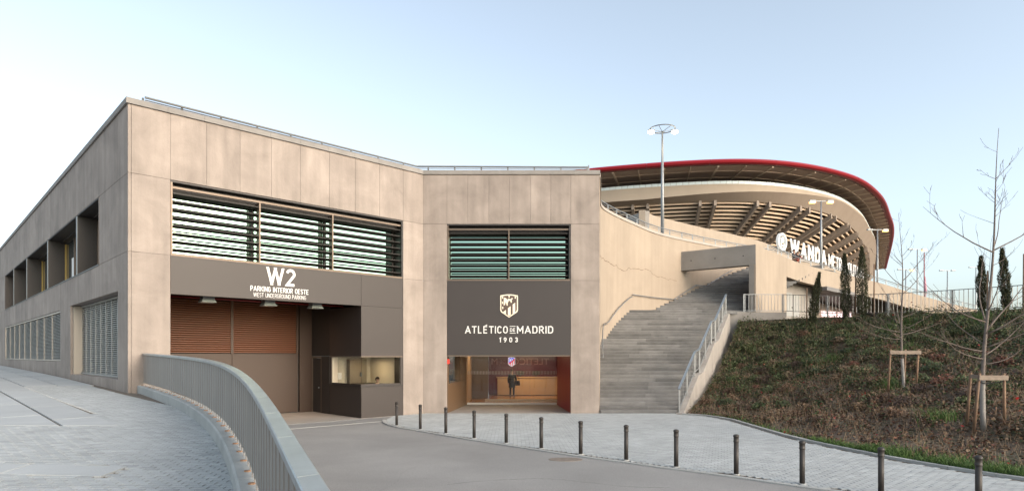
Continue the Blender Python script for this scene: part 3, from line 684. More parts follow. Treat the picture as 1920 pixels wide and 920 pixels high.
for i in range(5):
    a = us[i]+(0.32 if i else 0); b = us[i+1]
    w = fbox('window', LF, a, b, -0.84, -0.80, ZB+0.033, ZA-0.15, mat('dark_glass', (0.05,0.055,0.05), 0.05, metal=0.0), B)
    n = max(2, int((b-a)/2.2))
    for q in range(n+1):
        uu = a+(b-a-0.06)*q/n; fbox('frame', LF, uu, uu+0.06, -0.79, -0.72, ZB+0.034, ZA-0.16, YEL if q % 2 else BRONZE, w)
    if i in (0, 1): fbox('blind', LF, b-2.3, b-1.5, -0.795, -0.785, ZB+0.04, ZB+1.5, WHITE, w)
# louvred grilles
def grille(u0, u1, z0, z1, n_in, ncol, ns, lab, mfr):
    g = fbox('louvre_grille', LF, u0+0.02, u1-0.02, n_in-0.25, n_in-0.2, z0+0.01, z1-0.01, BLACK, B); g['label'] = lab
    for z in (z0+0.012, z1-0.085): fbox('frame', LF, u0+0.015, u1-0.015, n_in-0.19, n_in+0.01, z, z+0.07, mfr, g)
    for q in range(ncol+1):
        uu = u0+0.02+(u1-u0-0.11)*q/ncol; fbox('mullion', LF, uu, uu+0.07, n_in-0.18, n_in+(0.005 if q in (0,ncol) else -0.012), z0+0.084, z1-0.087, mfr, g)
    p = (z1-z0-0.2)/ns
    for k in range(ns):
        z = z0+0.1+p*k; V = []
        for u in (u0+0.05, u1-0.05):
            for n, zz in ((-0.14, z+p*0.55), (-0.03, z), (-0.03, z+p*0.35), (-0.14, z+p*0.9)): V.append(LF.p(u, n_in+n, zz))
        mesh('slat', V, [(0,1,2,3),(7,6,5,4),(0,4,5,1),(1,5,6,2),(2,6,7,3),(3,7,4,0)], LOUV, g)
grille(1.36, 10.1, 1.81, 4.80, -0.38, 9, 36, 'tall recessed aluminium louvre grille beside the corner', LOUV)
fbox('grille_reveal', LF, 10.0, 10.095, -0.55, -0.1, 1.0, 4.79, FRAME, B)
grille(12.69, 36.3, 2.35, 4.73, -0.02, 9, 30, 'long flush louvre grille in a beige frame', FRAME)

# ------------------------------------------------------------------ the lobby entrance
fas = fbox('fascia_panel', F2, 1.088, 6.662, -0.25, -0.02, 2.64, ZB-0.004, mat('brown_fascia', (0.0388, 0.0313, 0.0280), 0.5, var=0.05, scale=0.7), B, ch=0.004)
fbox('fascia_trim', F2, 1.09, 6.66, -0.24, -0.03, 2.585, 2.636, BRONZE, B)
stroke_text('lettering', 'ATL\u00c9TICO', 0.335, 0.15, SILV, B, F2, 2.865, -0.019, 3.62, 0.03, width=1.93)
stroke_text('lettering', 'DE', 0.16, 0.17, SILV, B, F2, 4.05, -0.019, 3.70, 0.03, width=0.25)
stroke_text('lettering', 'MADRID', 0.335, 0.15, SILV, B, F2, 5.06, -0.019, 3.62, 0.03, width=1.64)
stroke_text('lettering', '1903', 0.225, 0.19, SILV, B, F2, 3.86, -0.019, 3.22, 0.03, width=0.85, gap=0.55)
for z in (3.62, 3.928): fbox('lettering_bar', F2, 3.92, 4.18, -0.019, 0.011, z, z+0.027, SILV, B)
def shield_pts(w, h, k=8):
    P = [(-w, h*0.42), (-w*0.96, h*0.46)]
    for i in range(k+1): t = -1+2*i/k; P.append((t*w*0.85, h*0.5-0.04*h*t*t))
    P += [(w*0.96, h*0.46), (w, h*0.42), (w, -h*0.18), (w*0.92, -h*0.26), (0, -h*0.5), (-w*0.92, -h*0.26), (-w, -h*0.18)]
    return P
def crest(fr, u, n, z, w, h, ms, parent, d=0.03):
    cream, dark, blue = ms
    def prism(P, n0, n1, m, par, nm):
        k = len(P); V = [fr.p(u+x, n0, z+y) for x, y in P]+[fr.p(u+x, n1, z+y) for x, y in P]
        return mesh(nm, V, [tuple(range(k)), tuple(range(2*k-1, k-1, -1))]+[(i,(i+1)%k,k+(i+1)%k,k+i) for i in range(k)], m, par)
    c = prism(shield_pts(w, h), n, n+d, cream, parent, 'crest')
    prism(shield_pts(w*0.88, h*0.90), n+d-0.001, n+d+0.004, dark, c, 'shield_field')
    e = n+d+0.003; g = n+d+0.012
    diag = lambda x: h*(0.10 + 0.30*(x/w))          # edge of the blue corner
    for a, b in ((-0.66,-0.36), (-0.13,0.17), (0.40,0.68)):
        lo = lambda x: -h*0.42+abs(x)/w*h*0.21
        P = [(a*w, lo(a*w)), (0 if a < 0 < b else (a+b)/2*w, lo(0) if a < 0 < b else lo((a+b)/2*w)), (b*w, lo(b*w)), (b*w, diag(b*w)-h*0.16), (a*w, diag(a*w)-h*0.16)]
        prism(P, e, g, cream, c, 'stripe')
    if blue: prism([(-0.82*w, -h*0.12), (0.82*w, h*0.36), (0.82*w, h*0.41), (0, h*0.44), (-0.82*w, h*0.40)], e-0.002, e+0.002, blue, c, 'canton')
    P = [(-0.62,0.02),(-0.45,0.05),(-0.42,0.16),(-0.30,0.08),(-0.14,0.12),(-0.08,0.2),(0.0,0.24),(0.1,0.2),(0.22,0.22),(0.45,0.33),(0.30,0.34),(0.12,0.28),(-0.05,0.32),(-0.22,0.26),(-0.34,0.33),(-0.60,0.36)]
    prism([(x*w, y*h) for x, y in P], e, g, cream, c, 'bear_and_tree')
    for x, y in ((-0.74,0.36),(0.0,0.405),(0.70,0.36),(-0.74,0.14),(-0.72,-0.08),(-0.22,0.06),(0.24,0.19)):
        prism([(x*w+0.075*w*math.cos(t), y*h+0.055*h*math.sin(t)) for t in [i*math.pi/4 for i in range(8)]], e, g, cream, c, 'star')
    return c
crest(F2, 3.89, -0.019, 4.86, 0.40, 1.05, (CREAM, mat('crest_dark', (0.09,0.06,0.045), 0.5), None), B)
# recess and lobby interior
def qwall(name, a, b, z0, z1, t, m, parent):      # straight wall from a to b, thickness t to its right
    a = np.array(a, float); b = np.array(b, float); d = (b-a)/np.linalg.norm(b-a)
    return fbox(name, Fr(a, d, (d[1], -d[0])), 0, np.linalg.norm(b-a), -0.0, t, z0, z1, m, parent)
REDW = mat('red_gloss_wall', (0.26, 0.0, 0.006), 0.4); MAR = mat('maroon_wall', (0.13, 0.014, 0.03), 0.3); LBROWN = mat('lobby_brown_wall', (0.13,0.08,0.045), 0.45)
LOBF = mat('lobby_floor', (0.34, 0.18, 0.09), 0.18, var=0.08, scale=1.0); LOBW = mat('lobby_wood', (0.50, 0.34, 0.20), 0.4, var=0.06, scale=1.5)
box('entrance_floor', -2.95, 2.7, 28.6, 33.75, -0.05, 0.004, mat('entry_concrete', (0.30,0.28,0.26), 0.7, var=0.12, scale=1.5), B)
LP = [(-2.95,33.76),(3.6,33.76),(3.6,34.2),(5.0,38.2),(5.4,43.2),(5.4,46),(-2.95,46)]
mesh('lobby_floor', [(x,y,-0.05) for x,y in LP]+[(x,y,0.006) for x,y in LP], [tuple(range(7)), tuple(range(13,6,-1))]+[(i,(i+1)%7,7+(i+1)%7,7+i) for i in range(7)], LOBF, B)
LP = [(-3.3,28.8),(3.55,28.8),(3.6,34.2),(5.0,38.2),(5.4,43.2),(5.4,46),(-3.3,46)]
mesh('lobby_ceiling', [(x,y,3.02) for x,y in LP]+[(x,y,3.2) for x,y in LP], [tuple(range(7)), tuple(range(13,6,-1))]+[(i,(i+1)%7,7+(i+1)%7,7+i) for i in range(7)], mat('lobby_ceiling', (0.5,0.44,0.36), 0.7), B)
# left side wall with a ticket window
A, Bq = np.array((-2.95, 28.76)), np.array((-2.43, 33.74)); dv = (Bq-A)/np.linalg.norm(Bq-A); SW = Fr(A, dv, (dv[1], -dv[0])); LW = float(np.linalg.norm(Bq-A))
fbox('side_wall', SW, 0, LW, -0.3, 0, 0, 1.32, LBROWN, B); fbox('side_wall', SW, 0, 0.35, -0.3, 0, 1.322, 3.0, LBROWN, B); fbox('side_wall', SW, 3.2, LW, -0.3, 0, 1.322, 3.0, LBROWN, B)
tw = fbox('ticket_window', SW, 0.35, 3.2, -0.28, 0.05, 1.322, 1.37, BRONZE, B)
fbox('pane', SW, 0.36, 3.19, -0.2, -0.19, 1.372, 2.95, CLEAR, tw)
fbox('back_wall', SW, 0.2, 3.4, -1.4, -1.3, 0.9, 3.0, BWALL, tw)
fbox('cabinet', SW, 0.9, 1.9, -1.29, -1.0, 0.9, 2.9, BDARK, tw)
rw = qwall('red_side_wall', (2.66, 28.76), (2.42, 33.74), 0, 3.0, 0.25, REDW, B)
fbox('alarm_box', SW, 0.05, 0.16, 0.0, 0.06, 2.25, 2.45, mat('alarm_red', (0.6,0.02,0.02), 0.4, emit=(1,0.05,0.03), estr=0.6), B)
# glazed front with sliding doors
gf = box('door_glazing', -2.40, 2.40, 33.80, 33.86, 0.006, 0.11, mat('door_plinth', (0.62,0.60,0.56), 0.4), B)
gf['label'] = 'glazed lobby doors with a dashed band'
for a, b in ((-2.40, -1.07), (-1.05, 0.29), (0.31, 1.05), (1.07, 2.40)):
    box('pane', a, b, 33.825, 33.837, 0.112, 2.98, CLEAR, gf)
DASH = mat('frosted_dash', (0.55,0.48,0.42), 0.5)
for k in range(60):
    x = -2.34+k*0.0795; box('dash', x, x+0.026, 33.815, 33.821, 1.62, 1.80, DASH, gf)
box('inner_glazing', -1.55, 3.0, 36.3, 36.36, 0.006, 0.12, mat('door_plinth', (0.62,0.60,0.56)), B)
# glowing crest hung behind the glass
lc = thing('illuminated_crest', (-0.02, 34.1, 1.9), 'small glowing blue, red and white shield crest behind the lobby glass', 'crest sign')
FRL = Fr((-0.02, 34.15), (1,0), (0,-1))
crest(FRL, 0, 0, 2.28, 0.19, 0.52, (mat('crest_white_lit', (0.9,0.9,0.95), 0.5, emit=(0.85,0.9,1), estr=0.28), mat('crest_red_lit', (0.7,0.05,0.08), 0.5, emit=(0.9,0.03,0.06), estr=0.3), mat('crest_blue_lit', (0.05,0.08,0.6), 0.5, emit=(0.02,0.05,0.9), estr=0.4)), lc)
bar('hanger', (-0.02, 34.165, 2.5), (-0.02, 34.165, 3.02), 0.015, 0.015, STEEL, lc)
# inside walls, desk
box('lobby_wall', -2.75, -2.45, 33.9, 46, 0, 3.0, LOBW, B)
box('lobby_wall', -2.44, -1.45, 38.5, 38.8, 0, 3.0, LBROWN, B)
mw = box('maroon_wall', -1.6, 5.38, 43.2, 43.4, 0, 3.0, MAR, B)
FRM = Fr((0, 43.2), (1,0), (0,-1))
text_mesh('lettering', 'TLETICO', 0.62, mat('reflected_lettering', (0.34,0.16,0.17), 0.5), B, FRM, 1.25, 0.0, 2.02, 0.02, bold=0.003, width=2.55, mirror=True)  # mirror writing: a sign's reflection modelled as faint letters on the wall
text_mesh('lettering', 'DE', 0.3, MATS['reflected_lettering'], B, FRM, -0.62, 0.0, 2.12, 0.02, width=0.35, mirror=True)
text_mesh('lettering', 'M', 0.62, MATS['reflected_lettering'], B, FRM, -1.2, 0.0, 2.02, 0.02, width=0.4, mirror=True)
qwall('lobby_wall', (3.55,33.9), (4.9,38.2), 0, 3.0, 0.1, MAR, B); qwall('lobby_wall', (4.9,38.2), (5.3,43.2), 0, 3.0, 0.1, MAR, B)
desk = thing('reception_desk', (1.0, 41.9, 0), 'long pale wooden reception desk in the lobby', 'desk')
FD = Fr((-0.95, 41.3), (0.995, 0.06), (0.06, -0.995))
for k in range(4): fbox('front_board', FD, k*1.05, k*1.05+1.04, -0.06, 0, 0.05, 1.18, LOBW, desk)
fbox('desk_top', FD, -0.05, 4.25, -0.75, 0.03, 1.182, 1.23, LOBW, desk); fbox('plinth', FD, 0.05, 4.15, -0.6, -0.07, 0.006, 1.18, BROWND, desk)
fbox('low_counter', FD, 4.26, 5.0, -0.7, -0.05, 0.006, 0.85, BROWN, desk); fbox('end_board', FD, 5.01, 5.5, -0.7, 0, 0.006, 1.2, LOBW, desk)
for x in (0.55, 1.6):
    mo = thing('monitor', (x, 42.0, 1.3), 'black screen on the lobby desk', 'monitor', 'screens on the reception desk')
    mo.location.z = 1.23+0.005
    box('screen', x-0.25, x+0.25, 42.0, 42.03, 1.33, 1.62, BLADE, mo); bar('stand', (x,42.05,1.236), (x,42.05,1.45), 0.06, 0.03, BLADE, mo); box('foot', x-0.1, x+0.1, 41.95, 42.1, 1.236, 1.245, BLADE, mo)
for (x, y, z, e) in ((0.6, 36.0, 2.95, 20), (1.0, 40.5, 2.95, 46), (-2.0, 36, 2.95, 13), (0, 31.5, 2.98, 8)):
    ld = bpy.data.lights.new('lobby_light', 'AREA'); ld.energy = e; ld.color = (1.0, 0.68, 0.38); ld.size = 1.2
    lo = bpy.data.objects.new('lobby_light', ld); COL.objects.link(lo); lo.location = (x, y, z)
q = F1.p(9.6, -1.4, 2.5)
ld = bpy.data.lights.new('booth_light', 'AREA'); ld.energy = 9; ld.color = (1.0, 0.72, 0.42); ld.size = 0.6
lo = bpy.data.objects.new('booth_light', ld); COL.objects.link(lo); lo.location = q
q = SW.p(1.8, -0.8, 2.9)
ld = bpy.data.lights.new('ticket_light', 'AREA'); ld.energy = 6; ld.color = (1.0, 0.66, 0.32); ld.size = 0.5
lo = bpy.data.objects.new('ticket_light', ld); COL.objects.link(lo); lo.location = q
fbox('ticket_room_roof', SW, 0.1, 3.5, -1.45, -0.31, 3.005, 3.015, BLACK, B)

# ------------------------------------------------------------------ stairs
st = thing('staircase', (6, 28.4, 0), 'broad grey concrete staircase rising beside the curved beige wall', 'staircase')
NR = 32; rise = 5.4/NR
Yk = [28.45]
for k in range(NR): Yk.append(Yk[-1] + (1.05 if k in (10, 20) else 0.272))
TOPY = Yk[NR-1]
def step_row(y0, y1, z, xl, xr, nm='step', m=STEPM):
    n = max(1, int((xr-xl)/1.7)); cuts = [xl]
    for q in range(1, n): cuts.append(xl+(xr-xl)*(q+random.uniform(-0.3, 0.3))/n)
    cuts.append(xr)
    for a, b in zip(cuts[:-1], cuts[1:]):
        V = []
        for x in (a+0.003, b-0.003):
            for y, zz in ((y0, z-rise-0.0), (y1+0.04, z-rise-0.0), (y1+0.04, z-0.004), (y0+0.014, z), (y0-0.03, z-0.012), (y0-0.03, z-0.055)): V.append((x, y, zz))
        mesh(nm, V, [(0,1,2,3,4,5),(11,10,9,8,7,6)]+[(j,(j+1)%6,6+(j+1)%6,6+j) for j in range(6)], m, st)
stair_z = lambda y: float(np.interp(y, Yk[:NR], [(k)*rise for k in range(NR)]))
for k in range(NR):
    y0 = Yk[k]; y1 = Yk[k+1] if k < NR-1 else Yk[k]+0.4
    step_row(y0, y1, (k+1)*rise, wall_x(y0)+0.0, stair_r(y0)+0.02)
# landing and second flight
lz = 5.4
V = [(wall_x(TOPY)+0.2, TOPY+0.42, lz), (stair_r(TOPY)+0.25, TOPY+0.42, lz), (15.2, 39.9, lz), (15.4, 41.2, lz), (wall_x(41.2)+0.1, 41.2, lz)]
mesh('landing', [(x,y,z-0.2) for x,y,z in V]+V, [tuple(range(5)), (9,8,7,6,5)]+[(i,(i+1)%5,5+(i+1)%5,5+i) for i in range(5)], STEPM, st)
for k in range(24):
    y0 = 40.5+k*0.292; xl = wall_x(y0)+0.05
    step_row(y0, y0+0.3, lz+(k+1)*0.165, xl, max(xl+1.2, 15.6+max(0, y0-41)*1.25), 'step')
bs = []
for y in np.linspace(28.5, TOPY, 12): bs.append((y, wall_x(y)+0.05, stair_r(y)-0.05, max(stair_z(y)-0.22, -0.02)))
V = []; F = []
for y, a, b, z in bs: V += [(a, y+0.12, -0.3), (b, y+0.12, -0.3), (b, y+0.12, z), (a, y+0.12, z)]
for i in range(len(bs)-1):
    for j in range(4): F.append((i*4+j, i*4+(j+1)%4, i*4+4+(j+1)%4, i*4+4+j))
F += [(0,1,2,3), tuple(len(V)-4+j for j in (3,2,1,0))]
mesh('stair_base', V, F, GREYC, st)
# string wall on the right
ysr = list(np.linspace(28.3, TOPY+0.4, 60))
C = np.array([(stair_r(y)+0.13, y, 0) for y in ysr])
ribbon_wall('string_wall', C, -0.12, 0.14, -0.3, [max(0.05, stair_z(y)-0.06) for y in ysr], mat('string_concrete', (0.3872, 0.3520, 0.3124), 0.85, var=0.14, scale=1.2, streak=0.15, bump=0.2), st)
# its railing
def ipt(y, dz, off=0.10): return (stair_r(y)+off, y, stair_z(y)+dz)
rl = thing('stair_railing', (stair_r(28.4)+0.1, 28.4, 0), 'light steel railing with flat blue grey top rail along the stairs', 'railing')
knots = [28.42, Yk[10]+0.0, Yk[10]+0.9, Yk[20], Yk[20]+0.9, TOPY+0.05]
BLUE = mat('blue_grey_steel', (0.2880, 0.3360, 0.3760), 0.35, metal=0.5)
PALE = mat('pale_steel', (0.3120, 0.3180, 0.3120), 0.45, metal=0.3)
for a, b in zip(knots[:-1], knots[1:]):
    bar('top_rail', ipt(a, 1.12), ipt(b, 1.12), 0.10, 0.05, BLUE, rl)
    bar('bottom_rail', ipt(a, 0.16), ipt(b, 0.16), 0.04, 0.05, PALE, rl)
    n = max(1, int((b-a)/0.95))
    for q in range(n+1):
        y = a+(b-a)*q/n + (0.03 if q == 0 else -0.03); bar('post', ipt(y, -0.15), ipt(y, 1.10), 0.05, 0.05, PALE, rl)
    m = int((b-a)/0.24)
    for q in range(1, m):
        y = a+(b-a)*q/m; bar('baluster', ipt(y, 0.17), ipt(y, 1.10), 0.012, 0.03, PALE, rl)
# handrail on the curved wall
hr = thing('wall_handrail', (wall_x(31)+0.1, 31, 2.3), 'thin steel handrail fixed along the curved beige wall', 'handrail')
N1 = normals2d(WALL1)
def wpt(y, z, off=0.14):
    nx = np.interp(y, WALL1[:,1], N1[:,0]); ny = np.interp(y, WALL1[:,1], N1[:,1]); return (wall_x(y)+nx*off, y+ny*off, z)
def lz2(y): return lz+max(0, (y-40.5)/0.292*0.165)
def hand(ya, yb, fz, n=12):
    P = [wpt(y, fz(y)) for y in np.linspace(ya, yb, n)]; tube('rail', P, 0.028, STEEL, hr, 8)
    for y in np.linspace(ya+0.1, yb-0.1, max(2, n//4)): bar('bracket', wpt(y, fz(y)-0.05, -0.02), wpt(y, fz(y)-0.02, 0.13), 0.02, 0.02, STEEL, hr)
hand(31.0, Yk[20]-0.02, lambda y: stair_z(y)+0.95); hand(Yk[20]+0.0, Yk[20]+0.7, lambda y: stair_z(Yk[20])+1.0, 4); hand(Yk[20]+0.72, TOPY+0.1, lambda y: stair_z(y)+0.98)
hand(TOPY+0.12, 41.9, lambda y: lz+0.95, 14); hand(41.92, 43.4, lambda y: lz+0.95+(y-41.92)*0.74, 8); hand(43.42, 44.1, lambda y: lz+0.95+1.11, 4); hand(44.12, 46, lambda y: lz+2.06+(y-44.12)*0.74, 8)

# ------------------------------------------------------------------ curved walls and the terrace
w1 = thing('curved_wall', (WALL1[0,0], WALL1[0,1], 0), 'tall curved beige concrete wall with a long crack above the stairs', 'wall')
ribbon_wall('wall_body', WALL1, -0.35, 0.0, -0.2, WALL1[:,2]-0.16, BEIGE, w1, smooth=False)
ribbon_wall('coping', WALL1, -0.40, 0.05, WALL1[:,2]-0.157, WALL1[:,2], mat('pale_coping', (0.3910, 0.3485, 0.3060), 0.8, var=0.08, scale=2), w1)
# crack: a thin dark jagged line
pts = []
for i in range(90):
    t = i/89; y = 32.6+t*9.6; n = N1[np.searchsorted(WALL1[:,1], y)-1]
    wk = (0 if i == 0 else wk*0.93+random.gauss(0, 0.045)); z = 8.35-1.15*t**0.55+0.35*t+wk; x = wall_x(y); pts.append((x+n[0]*0.003, y+n[1]*0.003, z, 0.028*(1-0.5*t)*random.uniform(0.3,1.2)))
V = []; F = []
for x, y, z, w in pts: V += [(x,y,z-w),(x,y,z+w)]
for i in range(len(pts)-1): F.append((2*i, 2*i+2, 2*i+3, 2*i+1))
mesh('crack', V, F, mat('crack_dark', (0.16,0.11,0.075), 0.95), w1, fix=False)
def coping_rail(parent, C, i0, i1, off, step):
    N = normals2d(C); P = [(C[i,0]+N[i,0]*off, C[i,1]+N[i,1]*off, C[i,2]+0.42) for i in range(i0, i1)]
    tube('rail', P, 0.035, STEEL, parent, 8); tube('rail', [(x,y,z-0.13) for x,y,z in P], 0.016, STEEL, parent, 6)
    for i in range(i0, i1, step): bar('post', (C[i,0]+N[i,0]*off, C[i,1]+N[i,1]*off, C[i,2]-0.02), (C[i,0]+N[i,0]*off, C[i,1]+N[i,1]*off, C[i,2]+0.42), 0.07, 0.03, STEEL, parent)
coping_rail(w1, WALL1, 12, len(WALL1)-1, -0.2, 3)

w2 = thing('ramp_wall', (15.3, 39.6, 5.2), 'beige concrete ramp wall curving down to the right with steel rail', 'wall')
iS = int(np.argmin(abs(WALL2[:,0]-19.0)))
ribbon_wall('wall_body', WALL2, -0.4, 0.0, 4.0, WALL2[:,2], BEIGE, w2, 0, iS+1)
ribbon_wall('ramp_band', WALL2, -0.4, 0.0, np.maximum(WALL2[:,2]-1.3, 4.0), WALL2[:,2], BEIGE, w2, iS)
ribbon_wall('recessed_wall', WALL2, -1.2, -1.0, 4.0, np.maximum(WALL2[:,2]-0.9, 4.0), GREYC, w2, iS-2, iS+12)
ribbon_wall('soffit', WALL2, -8.0, -0.41, np.maximum(WALL2[:,2]-1.2, 4.0), np.maximum(WALL2[:,2]-1.0, 4.1), BROWND, w2, iS+9, iS+34)
ribbon_wall('soffit', WALL2, -1.5, -0.41, np.maximum(WALL2[:,2]-1.2, 4.0), np.maximum(WALL2[:,2]-1.0, 4.1), BROWND, w2, iS, iS+10)
coping_rail(w2, WALL2, 5, len(WALL2)-1, -0.15, 3)
i0 = iS+12; i1 = iS+34
PALEW = mat('pale_slat_wall', (0.50,0.44,0.36), 0.8)
ribbon_wall('slatted_wall', WALL2, -5.2, -5.0, 4.0, np.maximum(WALL2[:,2]-1.3, 4.1), PALEW, w2, iS+6, len(WALL2)-6)
NW2 = normals2d(WALL2)
ribbon_wall('canopy', WALL2, -0.5, 0.5, WALL2[:,2]-1.62, WALL2[:,2]-1.34, mat('canopy_grey', (0.16,0.15,0.145), 0.5), w2, iS+9, iS+17)
for k in range(3):
    i = iS+2+k*2; p = WALL2[i]; fr = Fr(p[:2]-NW2[i]*0.995, (-NW2[i][1], NW2[i][0]), NW2[i])
    fr.ux = np.array((-NW2[i][1], NW2[i][0])); v = fbox('vent', fr, -0.4, 0.4, 0, 0.04, 5.5, 7.3-0.1*k, LOUV, w2)
# lit sign strip under the ramp
for k in range(2):
    i = iS+24+k*4; p = WALL2[i]; fr = Fr(p[:2]-NW2[i]*4.9, (-NW2[i][1], NW2[i][0]), NW2[i])
    fbox('lit_window', fr, -0.9, 0.9, 0, 0.05, 6.0, 6.45, mat('lit_pink_panel', (0.9,0.75,0.75), 0.5, emit=(1,0.72,0.72), estr=0.8), w2)
# portal over the upper flight
pa, pb = np.array((11.3, 42.55)), np.array((15.3, 39.6)); pdv = (pb-pa)/np.linalg.norm(pb-pa); PF = Fr(pa, pdv, (pdv[1], -pdv[0])); PL = float(np.linalg.norm(pb-pa))
po = thing('portal_frame', (15.3, 39.6, 5.3), 'grey concrete beam and post portal spanning the upper stairs', 'portal')
fbox('beam', PF, 0, PL, -0.6, 0, 8.33, 9.602, GREYC, po, ch=0.01)
fbox('post', PF, PL-0.42, PL-0.004, -0.6, -0.003, 5.0, 8.327, GREYC, po, ch=0.008)
for u in (0.8, 2.4, 4.2):
    g = lathe_geo([(0.04,0),(0.03,0.006)], 8); q = PF.p(u, 0.002, 8.95)
    mesh('tie_hole', [(q[0]+x*PF.ux[0]+z*PF.un[0], q[1]+x*PF.ux[1]+z*PF.un[1], q[2]+y) for x,y,z in g[0]], g[1], BLACK, po)
# terrace deck
deck = [tuple(p[:2]+0) for p in WALL1[10:, :2]-N1[10:]*0.2]
poly = deck + [(27, 53), (39, 68), (40, 88), (3, 88), (3.7, 36)]
mesh('terrace', [(x,y,9.75) for x,y in poly]+[(x,y,9.45) for x,y in poly], [tuple(range(len(poly)))]+[tuple(range(2*len(poly)-1, len(poly)-1, -1))], SLABM, kind='structure', fix=False)
# concourse wall under the letters
WALL3 = smooth_curve([(10.6,50.2,14.2),(11.6,52,14.2),(16,56,14.2),(24.7,62.4,13.9),(29,65.8,13.15),(35,71.5,12.95),(40.5,77,12.75),(47,84,12.5)], 0.7)
w3 = thing('concourse_wall', (11.6, 52, 9.75), 'low beige curved wall below the stadium ribs carrying big letters', 'wall')
ribbon_wall('wall_body', WALL3, -0.5, 0.0, 9.0, WALL3[:,2], BEIGE, w3)
ribbon_wall('return_wall', np.array([(10.6,50.2,0),(9.4,53,0),(9.0,57,0)]), 0.0, 0.4, 9.0, 14.15, GREYC, w3)

# ------------------------------------------------------------------ big letters
N3 = normals2d(WALL3)
D3 = np.r_[0, np.cumsum(np.linalg.norm(np.diff(WALL3[:,:2],axis=0),axis=1))]
def at3(px):                                       # arc length on the wall for a sight line x/y ratio
    r = WALL3[:,0]/WALL3[:,1]; return float(np.interp(px, r, D3))
sign = thing('stadium_sign', (29, 65.8, 13.1), 'large white glowing letters with a round emblem standing on the beige wall', 'sign')
def wall3(s):
    return np.array([np.interp(s, D3, WALL3[:,k]) for k in range(3)]), np.array([np.interp(s, D3, N3[:,k]) for k in range(2)])
def big_letter(ch, s, h, width, bold):
    p, n = wall3(s); n = n/np.linalg.norm(n); fr = Fr(p[:2]-n*0.3, (-n[1], n[0]), n)
    stroke_text('letter', ch, h, bold, SIGNL, sign, fr, 0, 0.12, p[2]+0.12, 0.07, width=width)
    bar('stand', (p[0]-n[0]*0.3, p[1]-n[1]*0.3, p[2]-0.05), (p[0]-n[0]*0.3, p[1]-n[1]*0.3, p[2]+0.3), 0.08, 0.08, STEEL, sign)
def spread(word, r0, r1, h, bold):
    s0, s1 = at3(r0), at3(r1); wd = {'I':0.35, 'W':1.4, 'M':1.25, 'L':0.8, 'E':0.85, 'T':0.85}; ws = [wd.get(c,1.0) for c in word]; tot = sum(ws); s = s0
    for c, w in zip(word, ws):
        wid = (s1-s0)*w/tot; big_letter(c, s+wid/2, h, wid*(0.80 if c != 'I' else 0.45), bold); s += wid
spread('WANDA', (1482-960)/1183, (1553-960)/1183, 1.70, 0.19)
spread('METROPOLITANO', (1555-960)/1183, (1628-960)/1183, 1.52, 0.125)
p, n = wall3(at3((1468-960)/1183)); fr = Fr(p[:2]-n*0.3, (-n[1], n[0]), n)
def ring_geo(fr, n0, n1, zc, ro, ri, k=28, uc=0):
    V = []; F = []
    for i in range(k):
        a = 2*math.pi*i/k
        for rr_, nn in ((ro,n0),(ro,n1),(ri,n1),(ri,n0)): V.append(fr.p(uc+rr_*math.cos(a), nn, zc+rr_*math.sin(a)))
    for i in range(k):
        j = (i+1) % k
        for q in range(4): F.append((i*4+q, i*4+(q+1)%4, j*4+(q+1)%4, j*4+q))
    return V, F
zc = p[2]+1.0
mesh('emblem', *ring_geo(fr, 0.02, 0.30, zc, 0.90, 0.68), SIGNL, sign)
V = []; k = 16
for i in range(k+1):
    a = R(-150+120*i/k)
    for rr_ in (0.50, 0.34): V.append((rr_*math.cos(a), rr_*math.sin(a)))
P = [fr.p(x, nn, zc+z) for nn in (0.05, 0.27) for x, z in V]; m2 = 2*(k+1)
F = [(2*i, 2*i+2, 2*i+3, 2*i+1) for i in range(k)]+[(m2+2*i+1, m2+2*i+3, m2+2*i+2, m2+2*i) for i in range(k)]
mesh('emblem_arc', P, F, SIGNL, sign)
fbox('emblem_mark', fr, -0.22, -0.06, 0.05, 0.27, zc-0.2, zc+0.45, SIGNL, sign); mesh('emblem_mark', *ring_geo(fr, 0.05, 0.27, zc+0.22, 0.26, 0.13, 16, 0.08), SIGNL, sign)
for u in (-0.7, 0.7): bar('stand', fr.p(u,0.15,p[2]-0.05), fr.p(u,0.15,p[2]+0.6), 0.1, 0.1, STEEL, sign)

# ------------------------------------------------------------------ stadium
SC = np.array((45.0, 170.0))
sd = thing('stadium', (SC[0], SC[1], 0), 'vast round concrete stadium with ribbed underside and red roof rim', 'stadium')
